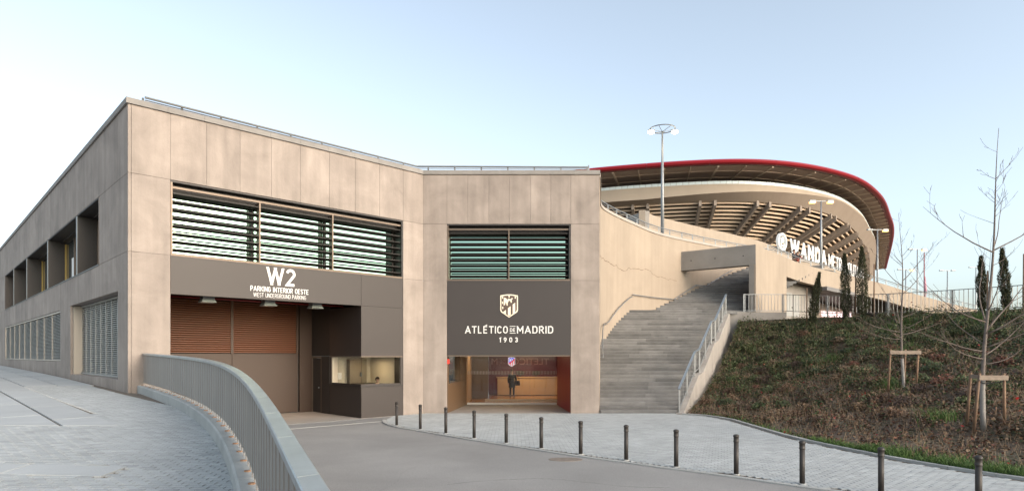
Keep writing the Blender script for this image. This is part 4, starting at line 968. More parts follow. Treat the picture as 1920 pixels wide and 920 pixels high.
# plan of the concrete ring: a rounded corner running into a long flank
_sc = smooth_curve([(-32,182),(-22,162),(-9,146.5),(5,135.5),(23.1,127.7),(46.1,124),(65.5,132),(80.5,147),(94,166),(112,194),(148,258),(190,333)], 0.5)
for _ in range(60): _sc[1:-1] = _sc[1:-1]*0.5+(_sc[:-2]+_sc[2:])*0.25
_sd = np.r_[0, np.cumsum(np.linalg.norm(np.diff(_sc, axis=0), axis=1))]; _sn = normals2d(_sc); _ss = (_sd-_sd[int(np.argmin(abs(_sc[:,0]-46.1)))])/0.8
def ring_n(az): return np.array([np.interp(az, _ss, _sn[:,k]) for k in range(2)])
def ring_pt(r, az, z):
    n = ring_n(az); return (float(np.interp(az, _ss, _sc[:,0])+n[0]*(r-46)), float(np.interp(az, _ss, _sc[:,1])+n[1]*(r-46)), z)
def sweep(name, prof, a0, a1, step, m, closed=True, par=sd, smooth=False):
    az = np.linspace(a0, a1, max(2, int(abs(a1-a0)/step)+1)); V, F = [], []
    k = len(prof(az[0]))
    for a in az: V += [ring_pt(r, a, z) for r, z in prof(a)]
    for i in range(len(az)-1):
        for j in range(k if closed else k-1): F.append((i*k+j, i*k+(j+1)%k, (i+1)*k+(j+1)%k, (i+1)*k+j))
    if closed: F += [tuple(range(k)), tuple((len(az)-1)*k+j for j in range(k-1,-1,-1))]
    return mesh(name, V, F, m, par, smooth=smooth)
A0, A1 = -80, 228
for i in range(22):
    a = A0+i*14; sweep('roof_rim', lambda q: [(50+0.75*math.cos(t), 39.5+0.52*math.sin(t)) for t in [k*math.pi/5 for k in range(10)]], a+0.03, a+13.97, 1.0, RED)
for i in range(51):
    a = A0+i*6
    for r0, r1, z0, z1 in ((49.4,47.0,38.95,38.75),(46.95,43.5,38.74,38.45),(43.45,36,38.44,37.9)):
        sweep('soffit_panel', lambda q: [(r0,z0),(r1,z1),(r1,z1+0.15),(r0,z0+0.15)], a+0.10, a+5.90, 1.45, SOFF)
    g = bar_geo(ring_pt(49.6, a, 38.86), ring_pt(36, a, 37.85), 0.34 if i % 2 == 0 else 0.16, 0.30); mesh('roof_purlin', *g, SOFFL, sd)
for r, z in ((46.97, 38.62), (43.47, 38.32)):
    sweep('roof_purlin', lambda q: [(r-0.07,z),(r+0.07,z),(r+0.07,z+0.2),(r-0.07,z+0.2)], A0, A1, 2, SOFFL)
sweep('roof_membrane', lambda q: [(49.8,39.8),(36,40.6),(22,41.6)], A0, A1, 3, MEMB, closed=False)
fas_h = lambda a: float(np.clip(1.5-0.036*a, 0.30, 2.4))
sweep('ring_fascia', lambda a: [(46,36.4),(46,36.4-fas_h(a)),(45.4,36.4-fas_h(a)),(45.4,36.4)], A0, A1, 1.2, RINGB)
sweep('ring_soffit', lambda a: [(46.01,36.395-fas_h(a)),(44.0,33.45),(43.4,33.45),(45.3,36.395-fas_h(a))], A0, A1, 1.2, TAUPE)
for i in range(205):
    a = A0+i*1.5; sweep('glass_screen', lambda q: [(45.85,36.42),(45.85,37.02),(45.8,37.02),(45.8,36.42)], a+0.03, a+1.47, 1.5, FROST)
for k in range(15):
    r0 = 43.6-k*0.98; z0 = 33.5-k*0.56
    sweep('seating_tier', lambda q: [(r0,z0+0.02),(r0-0.03,z0-0.38),(r0-0.35,z0-0.38),(r0-0.35,z0+0.02)], A0, A1, 2.2, TIERM)
    sweep('tier_shade', lambda q: [(r0-0.36,z0-0.20),(r0-1.335,z0-0.20),(r0-1.335,z0+0.4),(r0-0.36,z0+0.4)], A0, A1, 2.2, BROWND)  # dark brown slab, the shade under each concrete tier put into colour
for c in (-60, -43, -26, -9.1, 6.3, 21.2, 37, 53, 69, 85, 101, 117, 133, 149, 165, 181, 197):
    for o in (-1.9, 1.9):
        p0 = np.array(ring_pt(44.3, c+o, 33.35)); p1 = np.array(ring_pt(29.0, c+o, 24.9))
        n_ = ring_n(c+o); t = np.array([-n_[1], n_[0], 0])*0.27; V = []
        for p, d in ((p0, 1.05), (p1, 1.05)):
            for s, dz in ((-1,0.3),(1,0.3),(1,-d*0.75),(-1,-d*0.75)): V.append(tuple(p+t*s+np.array((0,0,dz))))
        mesh('raking_rib', V, [(0,1,2,3),(7,6,5,4),(0,4,5,1),(1,5,6,2),(2,6,7,3),(3,7,4,0)], RIBM, sd)
sweep('drum_wall', lambda q: [(29.3,0),(29.3,26),(28.8,26),(28.8,0)], A0, A1, 3, RIBM)

# ------------------------------------------------------------------ embankment
CREST = smooth_curve([(14.15,39.25,4.75),(15.5,38.9,4.8),(17.2,37.7,4.85),(19,35.6,4.8),(20.6,33.4,4.75),(22.2,31,4.7),(24,28.2,4.75),(26.5,25,4.8),(30,20.5,4.8),(36,13,4.8)], 0.3)
GS, GT = 150, 60
def rs(C, n):
    d = np.r_[0, np.cumsum(np.linalg.norm(np.diff(C[:,:2],axis=0),axis=1))]; q = np.linspace(0, d[-1], n); return np.stack([np.interp(q,d,C[:,k]) for k in range(3)],1)
T_, C_ = rs(TOE, GS), rs(CREST, GS)
tt = np.linspace(0, 1, GT)
lump = RNG.normal(0, 1, (GS//5+2, GT//4+2))
def lumpf(i, j):
    a, b = i/5, j/4; i0, j0 = int(a), int(b); fa, fb = a-i0, b-j0
    return (lump[i0,j0]*(1-fa)+lump[i0+1,j0]*fa)*(1-fb)+(lump[i0,j0+1]*(1-fa)+lump[i0+1,j0+1]*fa)*fb
EG = np.zeros((GS, GT, 3))
for i in range(GS):
    for j in range(GT):
        t = tt[j]; EG[i,j,:2] = T_[i,:2]*(1-t)+C_[i,:2]*t
        ex = 1.6-0.35*min(1, i/60)
        EG[i,j,2] = -0.02+C_[i,2]*t**ex + 0.09*lumpf(i,j)*min(1, 5*t)*(1 if i > 3 else 0.3)*(1 if t < 0.93 else 0.4)
V = EG.reshape(-1,3); F = [(i*GT+j, (i+1)*GT+j, (i+1)*GT+j+1, i*GT+j+1) for i in range(GS-1) for j in range(GT-1)]
emb = mesh('embankment', V, F, SOIL, smooth=True, kind='structure')
EF = EG.reshape(-1,3)
def emb_z(x, y): k = np.argsort((EF[:,0]-x)**2+(EF[:,1]-y)**2)[:3]; return float(EF[k,2].mean())
up = [tuple(p) for p in C_]
far = [(120, 13, 4.7), (160, 120, 5.0), (20, 120, 5.0), (16, 45, 4.9), (14.0, 41, 4.85)]
mesh('upper_ground', up+far, [tuple(range(len(up)+len(far)))], SOIL, kind='structure', fix=False)
# low wall under the fence at the landing
box('low_wall', 13.35, 17.1, 39.3, 39.75, 3.4, 5.335, GREYC, label='short low concrete wall below the fence at the stair head', cat='wall')

# leaves of the ground cover
def leaf_cloud(name, P, Nn, size, cols, label, cat, m, elong=1.6):
    n = len(P); ang = RNG.uniform(0, 2*math.pi, n); tilt = RNG.normal(0, 0.55, (n, 3)); nn = Nn+tilt; nn /= np.linalg.norm(nn, axis=1)[:, None]
    t = np.stack([np.cos(ang), np.sin(ang), RNG.normal(0,0.4,n)], 1); t -= (t*nn).sum(1)[:,None]*nn; t /= np.linalg.norm(t,axis=1)[:,None]; b = np.cross(nn, t)
    s = size*RNG.uniform(0.55, 1.35, n)[:,None]
    V = np.stack([P-t*s*elong*0.5, P+b*s*0.5-nn*s*0.08, P+t*s*elong*0.5, P-b*s*0.5-nn*s*0.08], 1).reshape(-1,3)
    F = (np.arange(n)*4)[:,None]+np.arange(4)[None]
    me = bpy.data.meshes.new(name); me.vertices.add(4*n); me.vertices.foreach_set('co', V.ravel())
    me.loops.add(4*n); me.loops.foreach_set('vertex_index', F.ravel().astype(np.int32))
    me.polygons.add(n); me.polygons.foreach_set('loop_start', (np.arange(n)*4).astype(np.int32)); me.update(calc_edges=True)
    a = me.attributes.new('leafcol', 'FLOAT_COLOR', 'FACE'); c = np.c_[cols, np.ones(n)]; a.data.foreach_set('color', c.ravel())
    me.materials.append(m); o = bpy.data.objects.new(name, me)
    return link(o, None, label, cat, kind='stuff')
def leafmat():
    m = bpy.data.materials.new('leaf'); m.use_nodes = True; t = m.node_tree; p = t.nodes['Principled BSDF']
    a = t.nodes.new('ShaderNodeAttribute'); a.attribute_name = 'leafcol'; t.links.new(a.outputs['Color'], p.inputs['Base Color']); p.inputs['Roughness'].default_value = 0.6
    p.inputs['Specular IOR Level'].default_value = 0.3
    return m
LEAF = leafmat()
NL = 300000
si = RNG.uniform(0, GS-1.01, NL)*1.0; tj = RNG.uniform(0.012, 1, NL)**0.9*(GT-1.01)
keep = EG[si.astype(int), tj.astype(int), 0]/np.maximum(EG[si.astype(int), tj.astype(int), 1], 1) < 1.1
si, tj = si[keep], tj[keep]; i0, j0 = si.astype(int), tj.astype(int); fa, fb = (si-i0)[:,None], (tj-j0)[:,None]
P = (EG[i0,j0]*(1-fa)+EG[i0+1,j0]*fa)*(1-fb)+(EG[i0,j0+1]*(1-fa)+EG[i0+1,j0+1]*fa)*fb
tfrac = tj/(GT-1)
patch = np.array([lumpf(min(GS-1, (a*1.7) % (GS-5)), min(GT-1, (b*1.9) % (GT-4))) for a, b in zip(si, tj)])
green = np.clip(1.25*(tfrac-0.12)+0.18*patch+0.35*(1-np.clip(si/45,0,1))-0.25*np.clip((si-40)/60,0,1)*(1-tfrac), 0.05, 0.93)
isg = RNG.uniform(0,1,len(P)) < green
pal_g = np.array([(0.034,0.050,0.017),(0.048,0.066,0.022),(0.062,0.078,0.030),(0.030,0.042,0.016),(0.078,0.090,0.036)])
pal_b = np.array([(0.105,0.060,0.034),(0.075,0.044,0.026),(0.135,0.086,0.048),(0.055,0.034,0.024),(0.125,0.086,0.052),(0.12,0.046,0.028)])
cols = np.where(isg[:,None], pal_g[RNG.integers(0,5,len(P))], pal_b[RNG.integers(0,6,len(P))])*1.35*RNG.uniform(0.75,1.25,len(P))[:,None]
dens = RNG.uniform(0,1,len(P)) < np.clip(0.34+0.42*np.clip(tfrac*1.6,0,1)+0.30*patch, 0.10, 1)
P[:,2] += np.abs(RNG.normal(0.05,0.07,len(P)))*(0.5+1.1*tfrac)*np.clip(1+0.9*patch, 0.3, 3)
leaf_cloud('ground_cover', P[dens], np.tile((0,0,1.0),(dens.sum(),1)), 0.058, cols[dens], 'dry brown and dark green creeping leaves covering the embankment', 'ground cover', LEAF)
sh_P, sh_C = [], []
for _ in range(260):
    a_, b_ = int(RNG.uniform(2, GS*0.62)), int((0.12+0.86*RNG.uniform(0, 1)**0.7)*(GT-1)); c_ = EG[a_, b_]; r_ = RNG.uniform(0.18, 0.5); m_ = int(260*r_/0.35)
    u_ = RNG.normal(0, 1, (m_, 3)); u_ /= np.linalg.norm(u_, axis=1)[:, None]; u_[:, 2] = abs(u_[:, 2]); rr_ = RNG.uniform(0.45, 1.05, m_)[:, None]*r_
    sh_P.append(c_+u_*rr_*np.array((1, 1, 0.75))); base_ = pal_g[RNG.integers(0, 5)] if RNG.uniform() < 0.25+0.6*b_/GT else pal_b[RNG.integers(0, 6)]
    sh_C.append(np.tile(base_*1.25, (m_, 1))*RNG.uniform(0.7, 1.3, (m_, 1)))
sh_P = np.vstack(sh_P); sh_C = np.vstack(sh_C)
leaf_cloud('low_shrubs', sh_P, np.tile((0,-0.3,1.0),(len(sh_P),1)), 0.055, sh_C, 'low rounded tufts of green and brown leaves dotted over the bank', 'shrubs', LEAF)
# dry stalks and a few red leaves
ns = 9000; k = RNG.integers(0, len(P), ns); geo = []
V = np.zeros((ns,3,3)); base = P[k].copy(); base[:,2] -= 0.03
ln = RNG.uniform(0.12,0.42,ns); dx = RNG.normal(0,0.35,(ns,2))*ln[:,None]
V[:,0] = base; V[:,1] = base+np.c_[np.full(ns,0.010),np.zeros(ns),np.zeros(ns)]; V[:,2] = base+np.c_[dx, ln]
me = bpy.data.meshes.new('dry_stalks'); me.from_pydata(V.reshape(-1,3).tolist(), [], (np.arange(ns)[:,None]*3+np.arange(3)).tolist()); me.materials.append(mat('dry_stalk', (0.26,0.185,0.12), 0.9))
link(bpy.data.objects.new('dry_stalks', me), None, 'thin dry straw coloured stalks standing in the ground cover', 'dry stalks', kind='stuff')
k = RNG.choice(len(P), 90, replace=False)
leaf_cloud('red_leaves', P[k]+np.array((0,0,0.05)), np.tile((0,-0.5,1.0),(90,1)), 0.10, np.tile((0.32,0.02,0.02),(90,1))*RNG.uniform(0.6,1.2,(90,1)), 'scattered bright red leaves on the embankment', 'leaves', LEAF, 1.1)
# grass along the edging
def blades(name, P, hgt, label, base_col):
    n = len(P); ang = RNG.uniform(0,2*math.pi,n); h = hgt*RNG.uniform(0.4,1.25,n); w = 0.010
    s = np.stack([np.cos(ang)*w, np.sin(ang)*w, np.zeros(n)],1); ln = RNG.normal(0,0.42,(n,2))*h[:,None]
    V = np.zeros((n,5,3)); V[:,0] = P-s; V[:,1] = P+s; mid = P+np.c_[ln*0.35,h*0.6]; V[:,2] = mid+s*0.7; V[:,3] = mid-s*0.7; V[:,4] = P+np.c_[ln,h]
    F = []; idx = np.arange(n)*5
    me = bpy.data.meshes.new(name); q = np.stack([idx,idx+1,idx+2,idx+3],1).tolist(); t = np.stack([idx+3,idx+2,idx+4],1).tolist()
    me.from_pydata(V.reshape(-1,3).tolist(), [], q+t)
    a = me.attributes.new('leafcol','FLOAT_COLOR','FACE'); c = np.array(base_col)*RNG.uniform(0.55,1.5,(n,1))*np.array([1,1,1]); c = np.c_[c, np.ones(n)]; a.data.foreach_set('color', np.vstack([c,c]).ravel())
    me.materials.append(LEAF); link(bpy.data.objects.new(name, me), None, label, 'grass', kind='stuff')
gp = []
for _ in range(26000):
    y = random.uniform(8.5, 19.3) if random.random() < 0.85 else random.uniform(17, 27.5); w = 0.75 if y < 17.5 else 0.3
    dense = 0.5+0.5*math.sin(y*1.9)+0.4*math.sin(y*5.1); 
    if random.random() > (0.35+0.6*dense if y < 17.3 else 0.16): continue
    off = abs(random.gauss(0, w*0.5))+0.09; x = toe_x(y)+off; gp.append((x, y, 0.0+max(0, off-0.2)*0.10))
gp = np.array(gp); gp[:,2] = [emb_z(x,y)-0.02 for x,y in gp[:,:2]]
blades('grass', gp, 0.20, 'green grass tufts along the pavement edge', (0.075,0.13,0.032))
gp = []
for cx, cy, n, r in ((19.7,31.6,1100,0.9),(21.6,29.4,900,0.9),(17.5,28,300,0.7),(14.3,24,300,0.5),(15.5,30.5,260,0.5),(12.6,18.6,260,0.5)):
    for _ in range(n): x, y = random.gauss(cx,r*0.5), random.gauss(cy,r*0.5); gp.append((x,y,emb_z(x,y)-0.02))
blades('grass', np.array(gp), 0.34, 'fresh green grass clumps on the upper embankment', (0.08,0.14,0.035))

# ------------------------------------------------------------------ fence along the crest
FC = np.array([(14.55,39.6,5.34),(17.0,39.6,5.34),(18.6,37.2,5.02),(20.5,34.4,4.86),(22.2,31.8,4.80),(24,29.2,4.78),(26.5,25.8,4.85),(30,21,4.85)])
fe = thing('steel_fence', (14.55, 39.6, 5.3), 'grey steel bar fence along the top of the embankment', 'fence')
bm_ = bar_geo((0,0,0),(0,0,1.0),0.022,0.022); bme = bpy.data.meshes.new('fence_bar'); bme.from_pydata(bm_[0], [], bm_[1]); bme.materials.append(PALE)
for i in range(len(FC)-1):
    a, b = FC[i], FC[i+1]; L = np.linalg.norm(b-a); t = (b-a)/L
    for h in (0.10, 1.12): bar('rail', tuple(a+(0,0,h)), tuple(b+(0,0,h)), 0.045, 0.035, STEEL, fe)
    n = max(1, int(L/2.2))
    for q in range(n): p = a+t*L*q/n; bar('post', (p[0],p[1],p[2]-0.35), (p[0],p[1],p[2]+1.14), 0.07, 0.07, STEEL, fe)
    m = int(L/0.19)
    for q in range(m):
        p = a+t*L*(q+0.5)/m; o = bpy.data.objects.new('bar', bme); o.location = (p[0]-14.55, p[1]-39.6, p[2]+0.12-5.3); link(o, fe)

# ------------------------------------------------------------------ bollards
def make_bollard():
    t = thing('bollard', (0,0,0), 'dark brown iron bollard with a domed top and collar', 'bollard', 'bollards along the edge of the road')
    V, F = lathe_geo([(0.052,-0.03),(0.052,0.70)], 18); mesh('shaft', V, F, BOLM, t, smooth=False, local=True)
    V, F = lathe_geo([(0.058,0.70),(0.060,0.705),(0.060,0.725),(0.056,0.73),(0.056,0.81),(0.064,0.815),(0.066,0.83),(0.060,0.85),(0.040,0.868),(0.0005,0.875)], 18); mesh('head', V, F, BOLM, t, local=True)
    V, F = lathe_geo([(0.085,-0.02),(0.085,0.006),(0.055,0.010)], 14); mesh('base_grout', V, F, KERBM, t, local=True)
    return t
b0 = make_bollard()
for ch in b0.children: ch.data.polygons.foreach_set('use_smooth', [len(p.vertices) == 4 for p in ch.data.polygons])
for i, (x, y) in enumerate(BOL):
    near = 'dark brown iron bollard in the row between road and pavement'
    if i == 0: b0.location = (x, y, 0.024); b0['label'] = near
    else: copy_tree(b0, (x, y, 0.024))

# ------------------------------------------------------------------ lamps
def lamp_post(x, y, z, h, lab, lit, ring=False, grp=None, far=False):
    t = thing('street_lamp', (x, y, z), lab, 'street lamp', grp)
    tube('pole', [(0,0,0),(0,0,h*0.5),(0,0,h)], [0.13,0.10,0.06], GALV, t, 10, local=True)
    if ring:
        pts = [(0.85*math.cos(a), 0.85*math.sin(a), h+0.15) for a in np.linspace(0, 2*math.pi, 25)]
        V, F = tube_geo(pts, 0.035, 6, False); mesh('crown_ring', V, F, GALV, t, local=True)
        for a in range(6): bar('spoke', (0,0,h-0.05), (0.85*math.cos(a*1.047), 0.85*math.sin(a*1.047), h+0.15), 0.03, 0.03, GALV, t, local=True)
        heads = [(-0.8,-0.1,0),(0.8,-0.1,1)]
        for hx, hy, br in heads:
            mesh('lamp_head', *bar_geo((hx-0.2,hy,h-0.02),(hx+0.2,hy,h-0.02),0.34,0.12), GALV, t, local=True)
            g = lathe_geo([(0.06,-0.14),(0.22,-0.05),(0.22,0.02)], 10); mesh('lit_lens', [(a+hx, b+hy-0.05, c+h-0.1) for a,b,c in g[0]], g[1], LITB, t, local=True)
    else:
        bar('cross_arm', (-0.9,0,h), (0.9,0,h), 0.07, 0.07, GALV, t, local=True)
        for hx, on in ((-0.85, lit[0]), (0.85, lit[1])):
            hd = mesh('lamp_head', *bar_geo((hx-0.28,0,h+0.02),(hx+0.28,0,h+0.02),0.3,0.13), GALV, t, local=True)
            if on: mesh('lit_lens', *bar_geo((hx-0.26,-0.03,h-0.13),(hx+0.26,-0.03,h-0.13),0.3,0.16), LIT, t, local=True)
    return t
lamp_post(10.25, 43.0, 9.7, 8.2, 'tall lamp post with a ring crown and two bright lamps', (1,1), ring=True)
lamp_post(29.4, 60.0, 9.5, 7.8, 'twin arm lamp post with both lamps lit before the white letters', (1,1))
lamp_post(40.9, 70.6, 7.0, 9.7, 'twin arm lamp post lit on one side beside the ribbed stadium', (0,1))
for x, y, h, lit, lb in ((51.4, 80.0, 11.2, (0,1), 'tall distant lamp post beside a striped banner pole'), (54.3, 87, 9.6, (0,1), 'distant twin lamp post between the two bare trees'), (62.8, 91, 10.0, (0,0), 'distant lamp post rising beside the dark cypresses'), (75, 102, 12.0, (0,0), 'farthest thin lamp post beyond the fence')):
    lamp_post(x, y, 4.9, h, lb, lit)
fp = thing('banner_pole', (58.8, 90, 4.9), 'thin pole wrapped with a furled red and white banner', 'flagpole')
tube('pole', [(0,0,0),(0,0,12.4)], 0.07, mat('red_pole', (0.28,0.06,0.06), 0.5), fp, 8, local=True)
tube('banner', [(0.1,0,6.0),(0.14,-0.05,7.0),(0.05,-0.05,8.2),(0.12,0,9.0)], [0.12,0.2,0.17,0.06], mat('banner_cloth', (0.5,0.25,0.3), 0.8, var=0.4, scale=2), fp, 8, local=True)

# ------------------------------------------------------------------ trees
def bare_tree(x, y, h, r0, lab, spec, seed, wrap):
    rnd = random.Random(seed); z = emb_z(x, y)-0.05
    t = thing('bare_tree', (x, y, z), lab, 'tree', 'staked young bare trees on the embankment')
    trunk = [Vector((0,0,0))]; n = 14
    for i in range(1, n+1): q = i/n; trunk.append(Vector((spec['lean']*h*q**1.4+0.03*math.sin(q*9+seed), 0.04*math.sin(q*7), h*q)))
    rad = [max(0.006, r0*(1-(i/n)**0.85)+0.004) for i in range(n+1)]
    tr = mesh('trunk', *tube_geo(trunk, rad, 9), BARK, t, smooth=True, local=True)
    if wrap: mesh('trunk_wrap', *tube_geo([trunk[0]+Vector((0,0,0.04)), trunk[1], trunk[2], trunk[3]*0.6+trunk[2]*0.4], [r0*1.12, r0*1.08, r0*1.02, r0*0.98], 10), WRAP, t, smooth=True, local=True)
    def tp(zz): f = zz/h*n; i = min(n-1, int(f)); return trunk[i].lerp(trunk[i+1], f-i)
    geos = []
    def branch(p, az, el, L, r, depth):
        pts = [p.copy()]; rr = [r]; k = 8; d = Vector((math.cos(az)*math.cos(el), math.sin(az)*math.cos(el), math.sin(el)))
        curve = rnd.uniform(0.03, 0.12)
        for i in range(k):
            d = (d+Vector((rnd.gauss(0,0.07), rnd.gauss(0,0.07), curve+rnd.gauss(0,0.03)))).normalized(); p = p+d*L/k; pts.append(p.copy()); rr.append(max(0.0035, r*(1-(i+1)/k*0.85)))
            if depth < 2 and i >= 2 and rnd.random() < 0.5: branch(p.copy(), az+rnd.choice((-1,1))*rnd.uniform(0.4,0.95), el+rnd.uniform(-0.2,0.4), L*rnd.uniform(0.2,0.42), rr[-1]*0.6, depth+1)
        geos.append(tube_geo(pts, rr, 5))
    for zz, az, el, L, r in spec['main']: branch(tp(zz), R(az), R(el), L, r, 0)
    for _ in range(spec['extra']):
        q = rnd.uniform(0.3, 0.97); branch(tp(q*h), rnd.uniform(0, 6.28), rnd.uniform(0.2, 0.9), (1.1-q)*h*rnd.uniform(0.12,0.32)+0.15, 0.012*(1.3-q), 1)
    mesh('crown', *join(geos), TWIG, t, smooth=True, local=True, fix=False)
    return t, z
t2x, t2y = 12.85, 17.2
bare_tree(t2x, t2y, 8.3, 0.064, 'taller bare young tree with pale trunk on the lower embankment', dict(lean=0.055, extra=15, main=[
    (4.9,172,28,2.3,0.022),(4.95,8,20,2.6,0.022),(5.0,35,48,2.2,0.016),(3.0,178,12,2.1,0.024),(2.75,20,35,2.7,0.028),(2.9,75,60,2.6,0.024),(2.65,-15,30,2.2,0.024),(3.3,-100,40,1.4,0.018),
    (2.2,170,8,2.2,0.022),(2.1,10,14,2.1,0.022),(2.0,195,2,2.0,0.020),(2.3,-20,22,1.9,0.02),(1.85,-5,4,1.6,0.018),(2.4,120,30,1.7,0.018),(6.9,15,40,0.8,0.010),(6.9,170,20,0.5,0.008)]), 3, True)
t1x, t1y = 14.45, 23.3
bare_tree(t1x, t1y, 6.6, 0.05, 'smaller bare young tree with thin trunk higher on the embankment', dict(lean=-0.02, extra=15, main=[
    (4.1,10,38,1.9,0.016),(3.9,165,35,1.6,0.016),(3.6,20,25,2.0,0.018),(4.7,170,45,0.9,0.010),(5.0,10,45,0.8,0.010),(2.2,172,8,1.9,0.02),(2.1,5,12,2.0,0.02),(1.95,185,-6,1.6,0.018),(2.3,-30,18,1.6,0.018),(2.0,-150,10,1.5,0.016),(2.4,60,30,1.3,0.016)]), 8, True)
def stake_frame(x, y, h, lab, rot, pts):
    t = thing('tree_stakes', (x, y, emb_z(x,y)-0.05), lab, 'tree support', 'timber supports round the young trees')
    tops = []
    for dx, dy, tx, ty in pts:
        zb = emb_z(x+dx, y+dy)-emb_z(x,y)-0.1
        mesh('stake', *tube_geo([(dx,dy,zb),(tx,ty,h)], [0.042,0.036], 8), WOOD, t, smooth=True, local=True); tops.append((tx,ty))
    a, b = tops[0], tops[1]
    mesh('crossbar', *bar_geo((a[0]-0.06,a[1]-0.06,h-0.12),(b[0]+0.06,b[1]-0.06,h-0.12),0.035,0.13), PLANK, t, local=True)
    c = tops[2]
    mesh('crossbar', *bar_geo((a[0],a[1],h-0.10),(c[0],c[1],h-0.10),0.035,0.10), PLANK, t, local=True)
    mesh('tie', *tube_geo([(a[0],a[1],h-0.22),(-0.09,-0.09,h-0.27),(0.09,-0.09,h-0.27),(b[0],b[1],h-0.22)], 0.014, 6), STRAP, t, local=True)
stake_frame(t2x, t2y, 1.62, 'timber stakes and crossbar round the taller bare tree', 0, [(-0.36,-0.1,-0.22,-0.16),(0.50,-0.1,0.44,-0.16),(-0.10,0.5,-0.04,0.42)])
stake_frame(t1x, t1y, 1.58, 'timber stakes and crossbar round the smaller bare tree', 0, [(-0.62,-0.08,-0.55,-0.14),(0.42,-0.08,0.47,-0.14),(0.30,0.45,0.33,0.4)])
def cypress(x, y, h, w, lean, lab, seed):
    z = emb_z(x, y)-0.05 if (x < 30) else 4.8
    t = thing('cypress', (x, y, z), lab, 'tree', 'narrow young cypresses along the fence'); rs_ = np.random.default_rng(seed)
    mesh('trunk', *tube_geo([(0,0,0),(lean*0.5,0,h*0.5),(lean,0,h*0.92)], [0.05,0.035,0.01], 7), TWIG, t, local=True)
    n = 5200; q = rs_.uniform(0.02,1,n); prof = w*np.minimum(1, (q+0.12)*3)*np.minimum(1, (1.03-q)*2.3)**0.8*(1+0.22*np.sin(q*23+seed)*np.sin(q*7))
    a = rs_.uniform(0,2*math.pi,n); rr = prof*np.sqrt(rs_.uniform(0.15,1.0,n))*(1+0.18*np.sin(3*a+q*14))
    P = np.c_[lean*q**1.3+rr*np.cos(a), rr*np.sin(a), q*h]
    D = np.c_[np.cos(a)*0.35, np.sin(a)*0.35, np.ones(n)]+rs_.normal(0,0.3,(n,3)); D /= np.linalg.norm(D,axis=1)[:,None]
    sd_ = np.cross(D, rs_.normal(0,1,(n,3))); sd_ /= np.linalg.norm(sd_,axis=1)[:,None]; L = rs_.uniform(0.06,0.15,n)[:,None]
    V = np.stack([P-sd_*0.014, P+sd_*0.014, P+D*L],1).reshape(-1,3)
    me = bpy.data.meshes.new('crown'); me.from_pydata(V.tolist(), [], (np.arange(n)[:,None]*3+np.arange(3)).tolist())
    at_ = me.attributes.new('leafcol','FLOAT_COLOR','FACE'); c = np.array((0.040,0.046,0.020))*rs_.uniform(0.5,1.6,(n,1)); c[rs_.uniform(0,1,n) < 0.12] = (0.09,0.065,0.035); at_.data.foreach_set('color', np.c_[c,np.ones(n)].ravel())
    me.materials.append(LEAF); link(bpy.data.objects.new('crown', me), t)
CYP = [(17.2,36.2,3.1,0.24,0.45,'leaning slim cypress beside the grey recessed wall',1),(18.7,35.3,3.75,0.26,-0.10,'slim cypress standing between two garden stakes',2),(19.3,34.7,4.0,0.30,-0.06,'broader slim cypress in front of the ramp wall',3),(22.9,30.7,2.75,0.21,-0.08,'short dark cypress left of the taller bare tree',4),(23.2,29.6,2.9,0.21,-0.22,'dark cypress leaning behind the taller bare tree',5)]
for c in CYP: cypress(*c)
for x, y, h, lb in ((16.95,36.3,2.3,'thin timber stake beside the leaning cypress'),(19.05,35.0,2.5,'thin timber stake between the two upright cypresses before the ramp wall'),(19.85,34.6,2.9,'tall timber stake just past the broader cypress'),(22.6,30.0,2.0,'short timber stake between the pair of dark cypresses'),(23.75,29.3,2.6,'lone timber stake beyond the dark cypresses by the fence')):
    z = emb_z(x,y); tube('garden_stake', [(x,y,z-0.2),(x+0.02,y,z+h)], 0.035, WOOD, None, 7, label=lb, cat='stake', group='timber stakes beside the cypresses')

# ------------------------------------------------------------------ people
SKIN = mat('skin', (0.45,0.27,0.19), 0.6)
def skin_mesh(name, verts, edges, root, m, parent, sub=2):
    bm = bmesh.new(); lay = bm.verts.layers.skin.verify(); vs = []
    for (x,y,z,rx,ry) in verts:
        v = bm.verts.new((x,y,z)); v[lay].radius = (rx,ry); v[lay].use_root = False; vs.append(v)
    vs[root][lay].use_root = True
    for a, b in edges: bm.edges.new((vs[a], vs[b]))
    me = bpy.data.meshes.new(name); bm.to_mesh(me); bm.free()
    o = bpy.data.objects.new('tmp', me); COL.objects.link(o); md = o.modifiers.new('s','SKIN'); md.use_smooth_shade = True; sb = o.modifiers.new('b','SUBSURF'); sb.levels = sb.render_levels = sub
    dg = bpy.context.evaluated_depsgraph_get(); dg.update(); m2 = bpy.data.meshes.new_from_object(o.evaluated_get(dg)); bpy.data.objects.remove(o)
    m2.name = name; m2.materials.clear(); m2.materials.append(m); m2.polygons.foreach_set('use_smooth', [True]*len(m2.polygons))
    return link(bpy.data.objects.new(name, m2), parent)
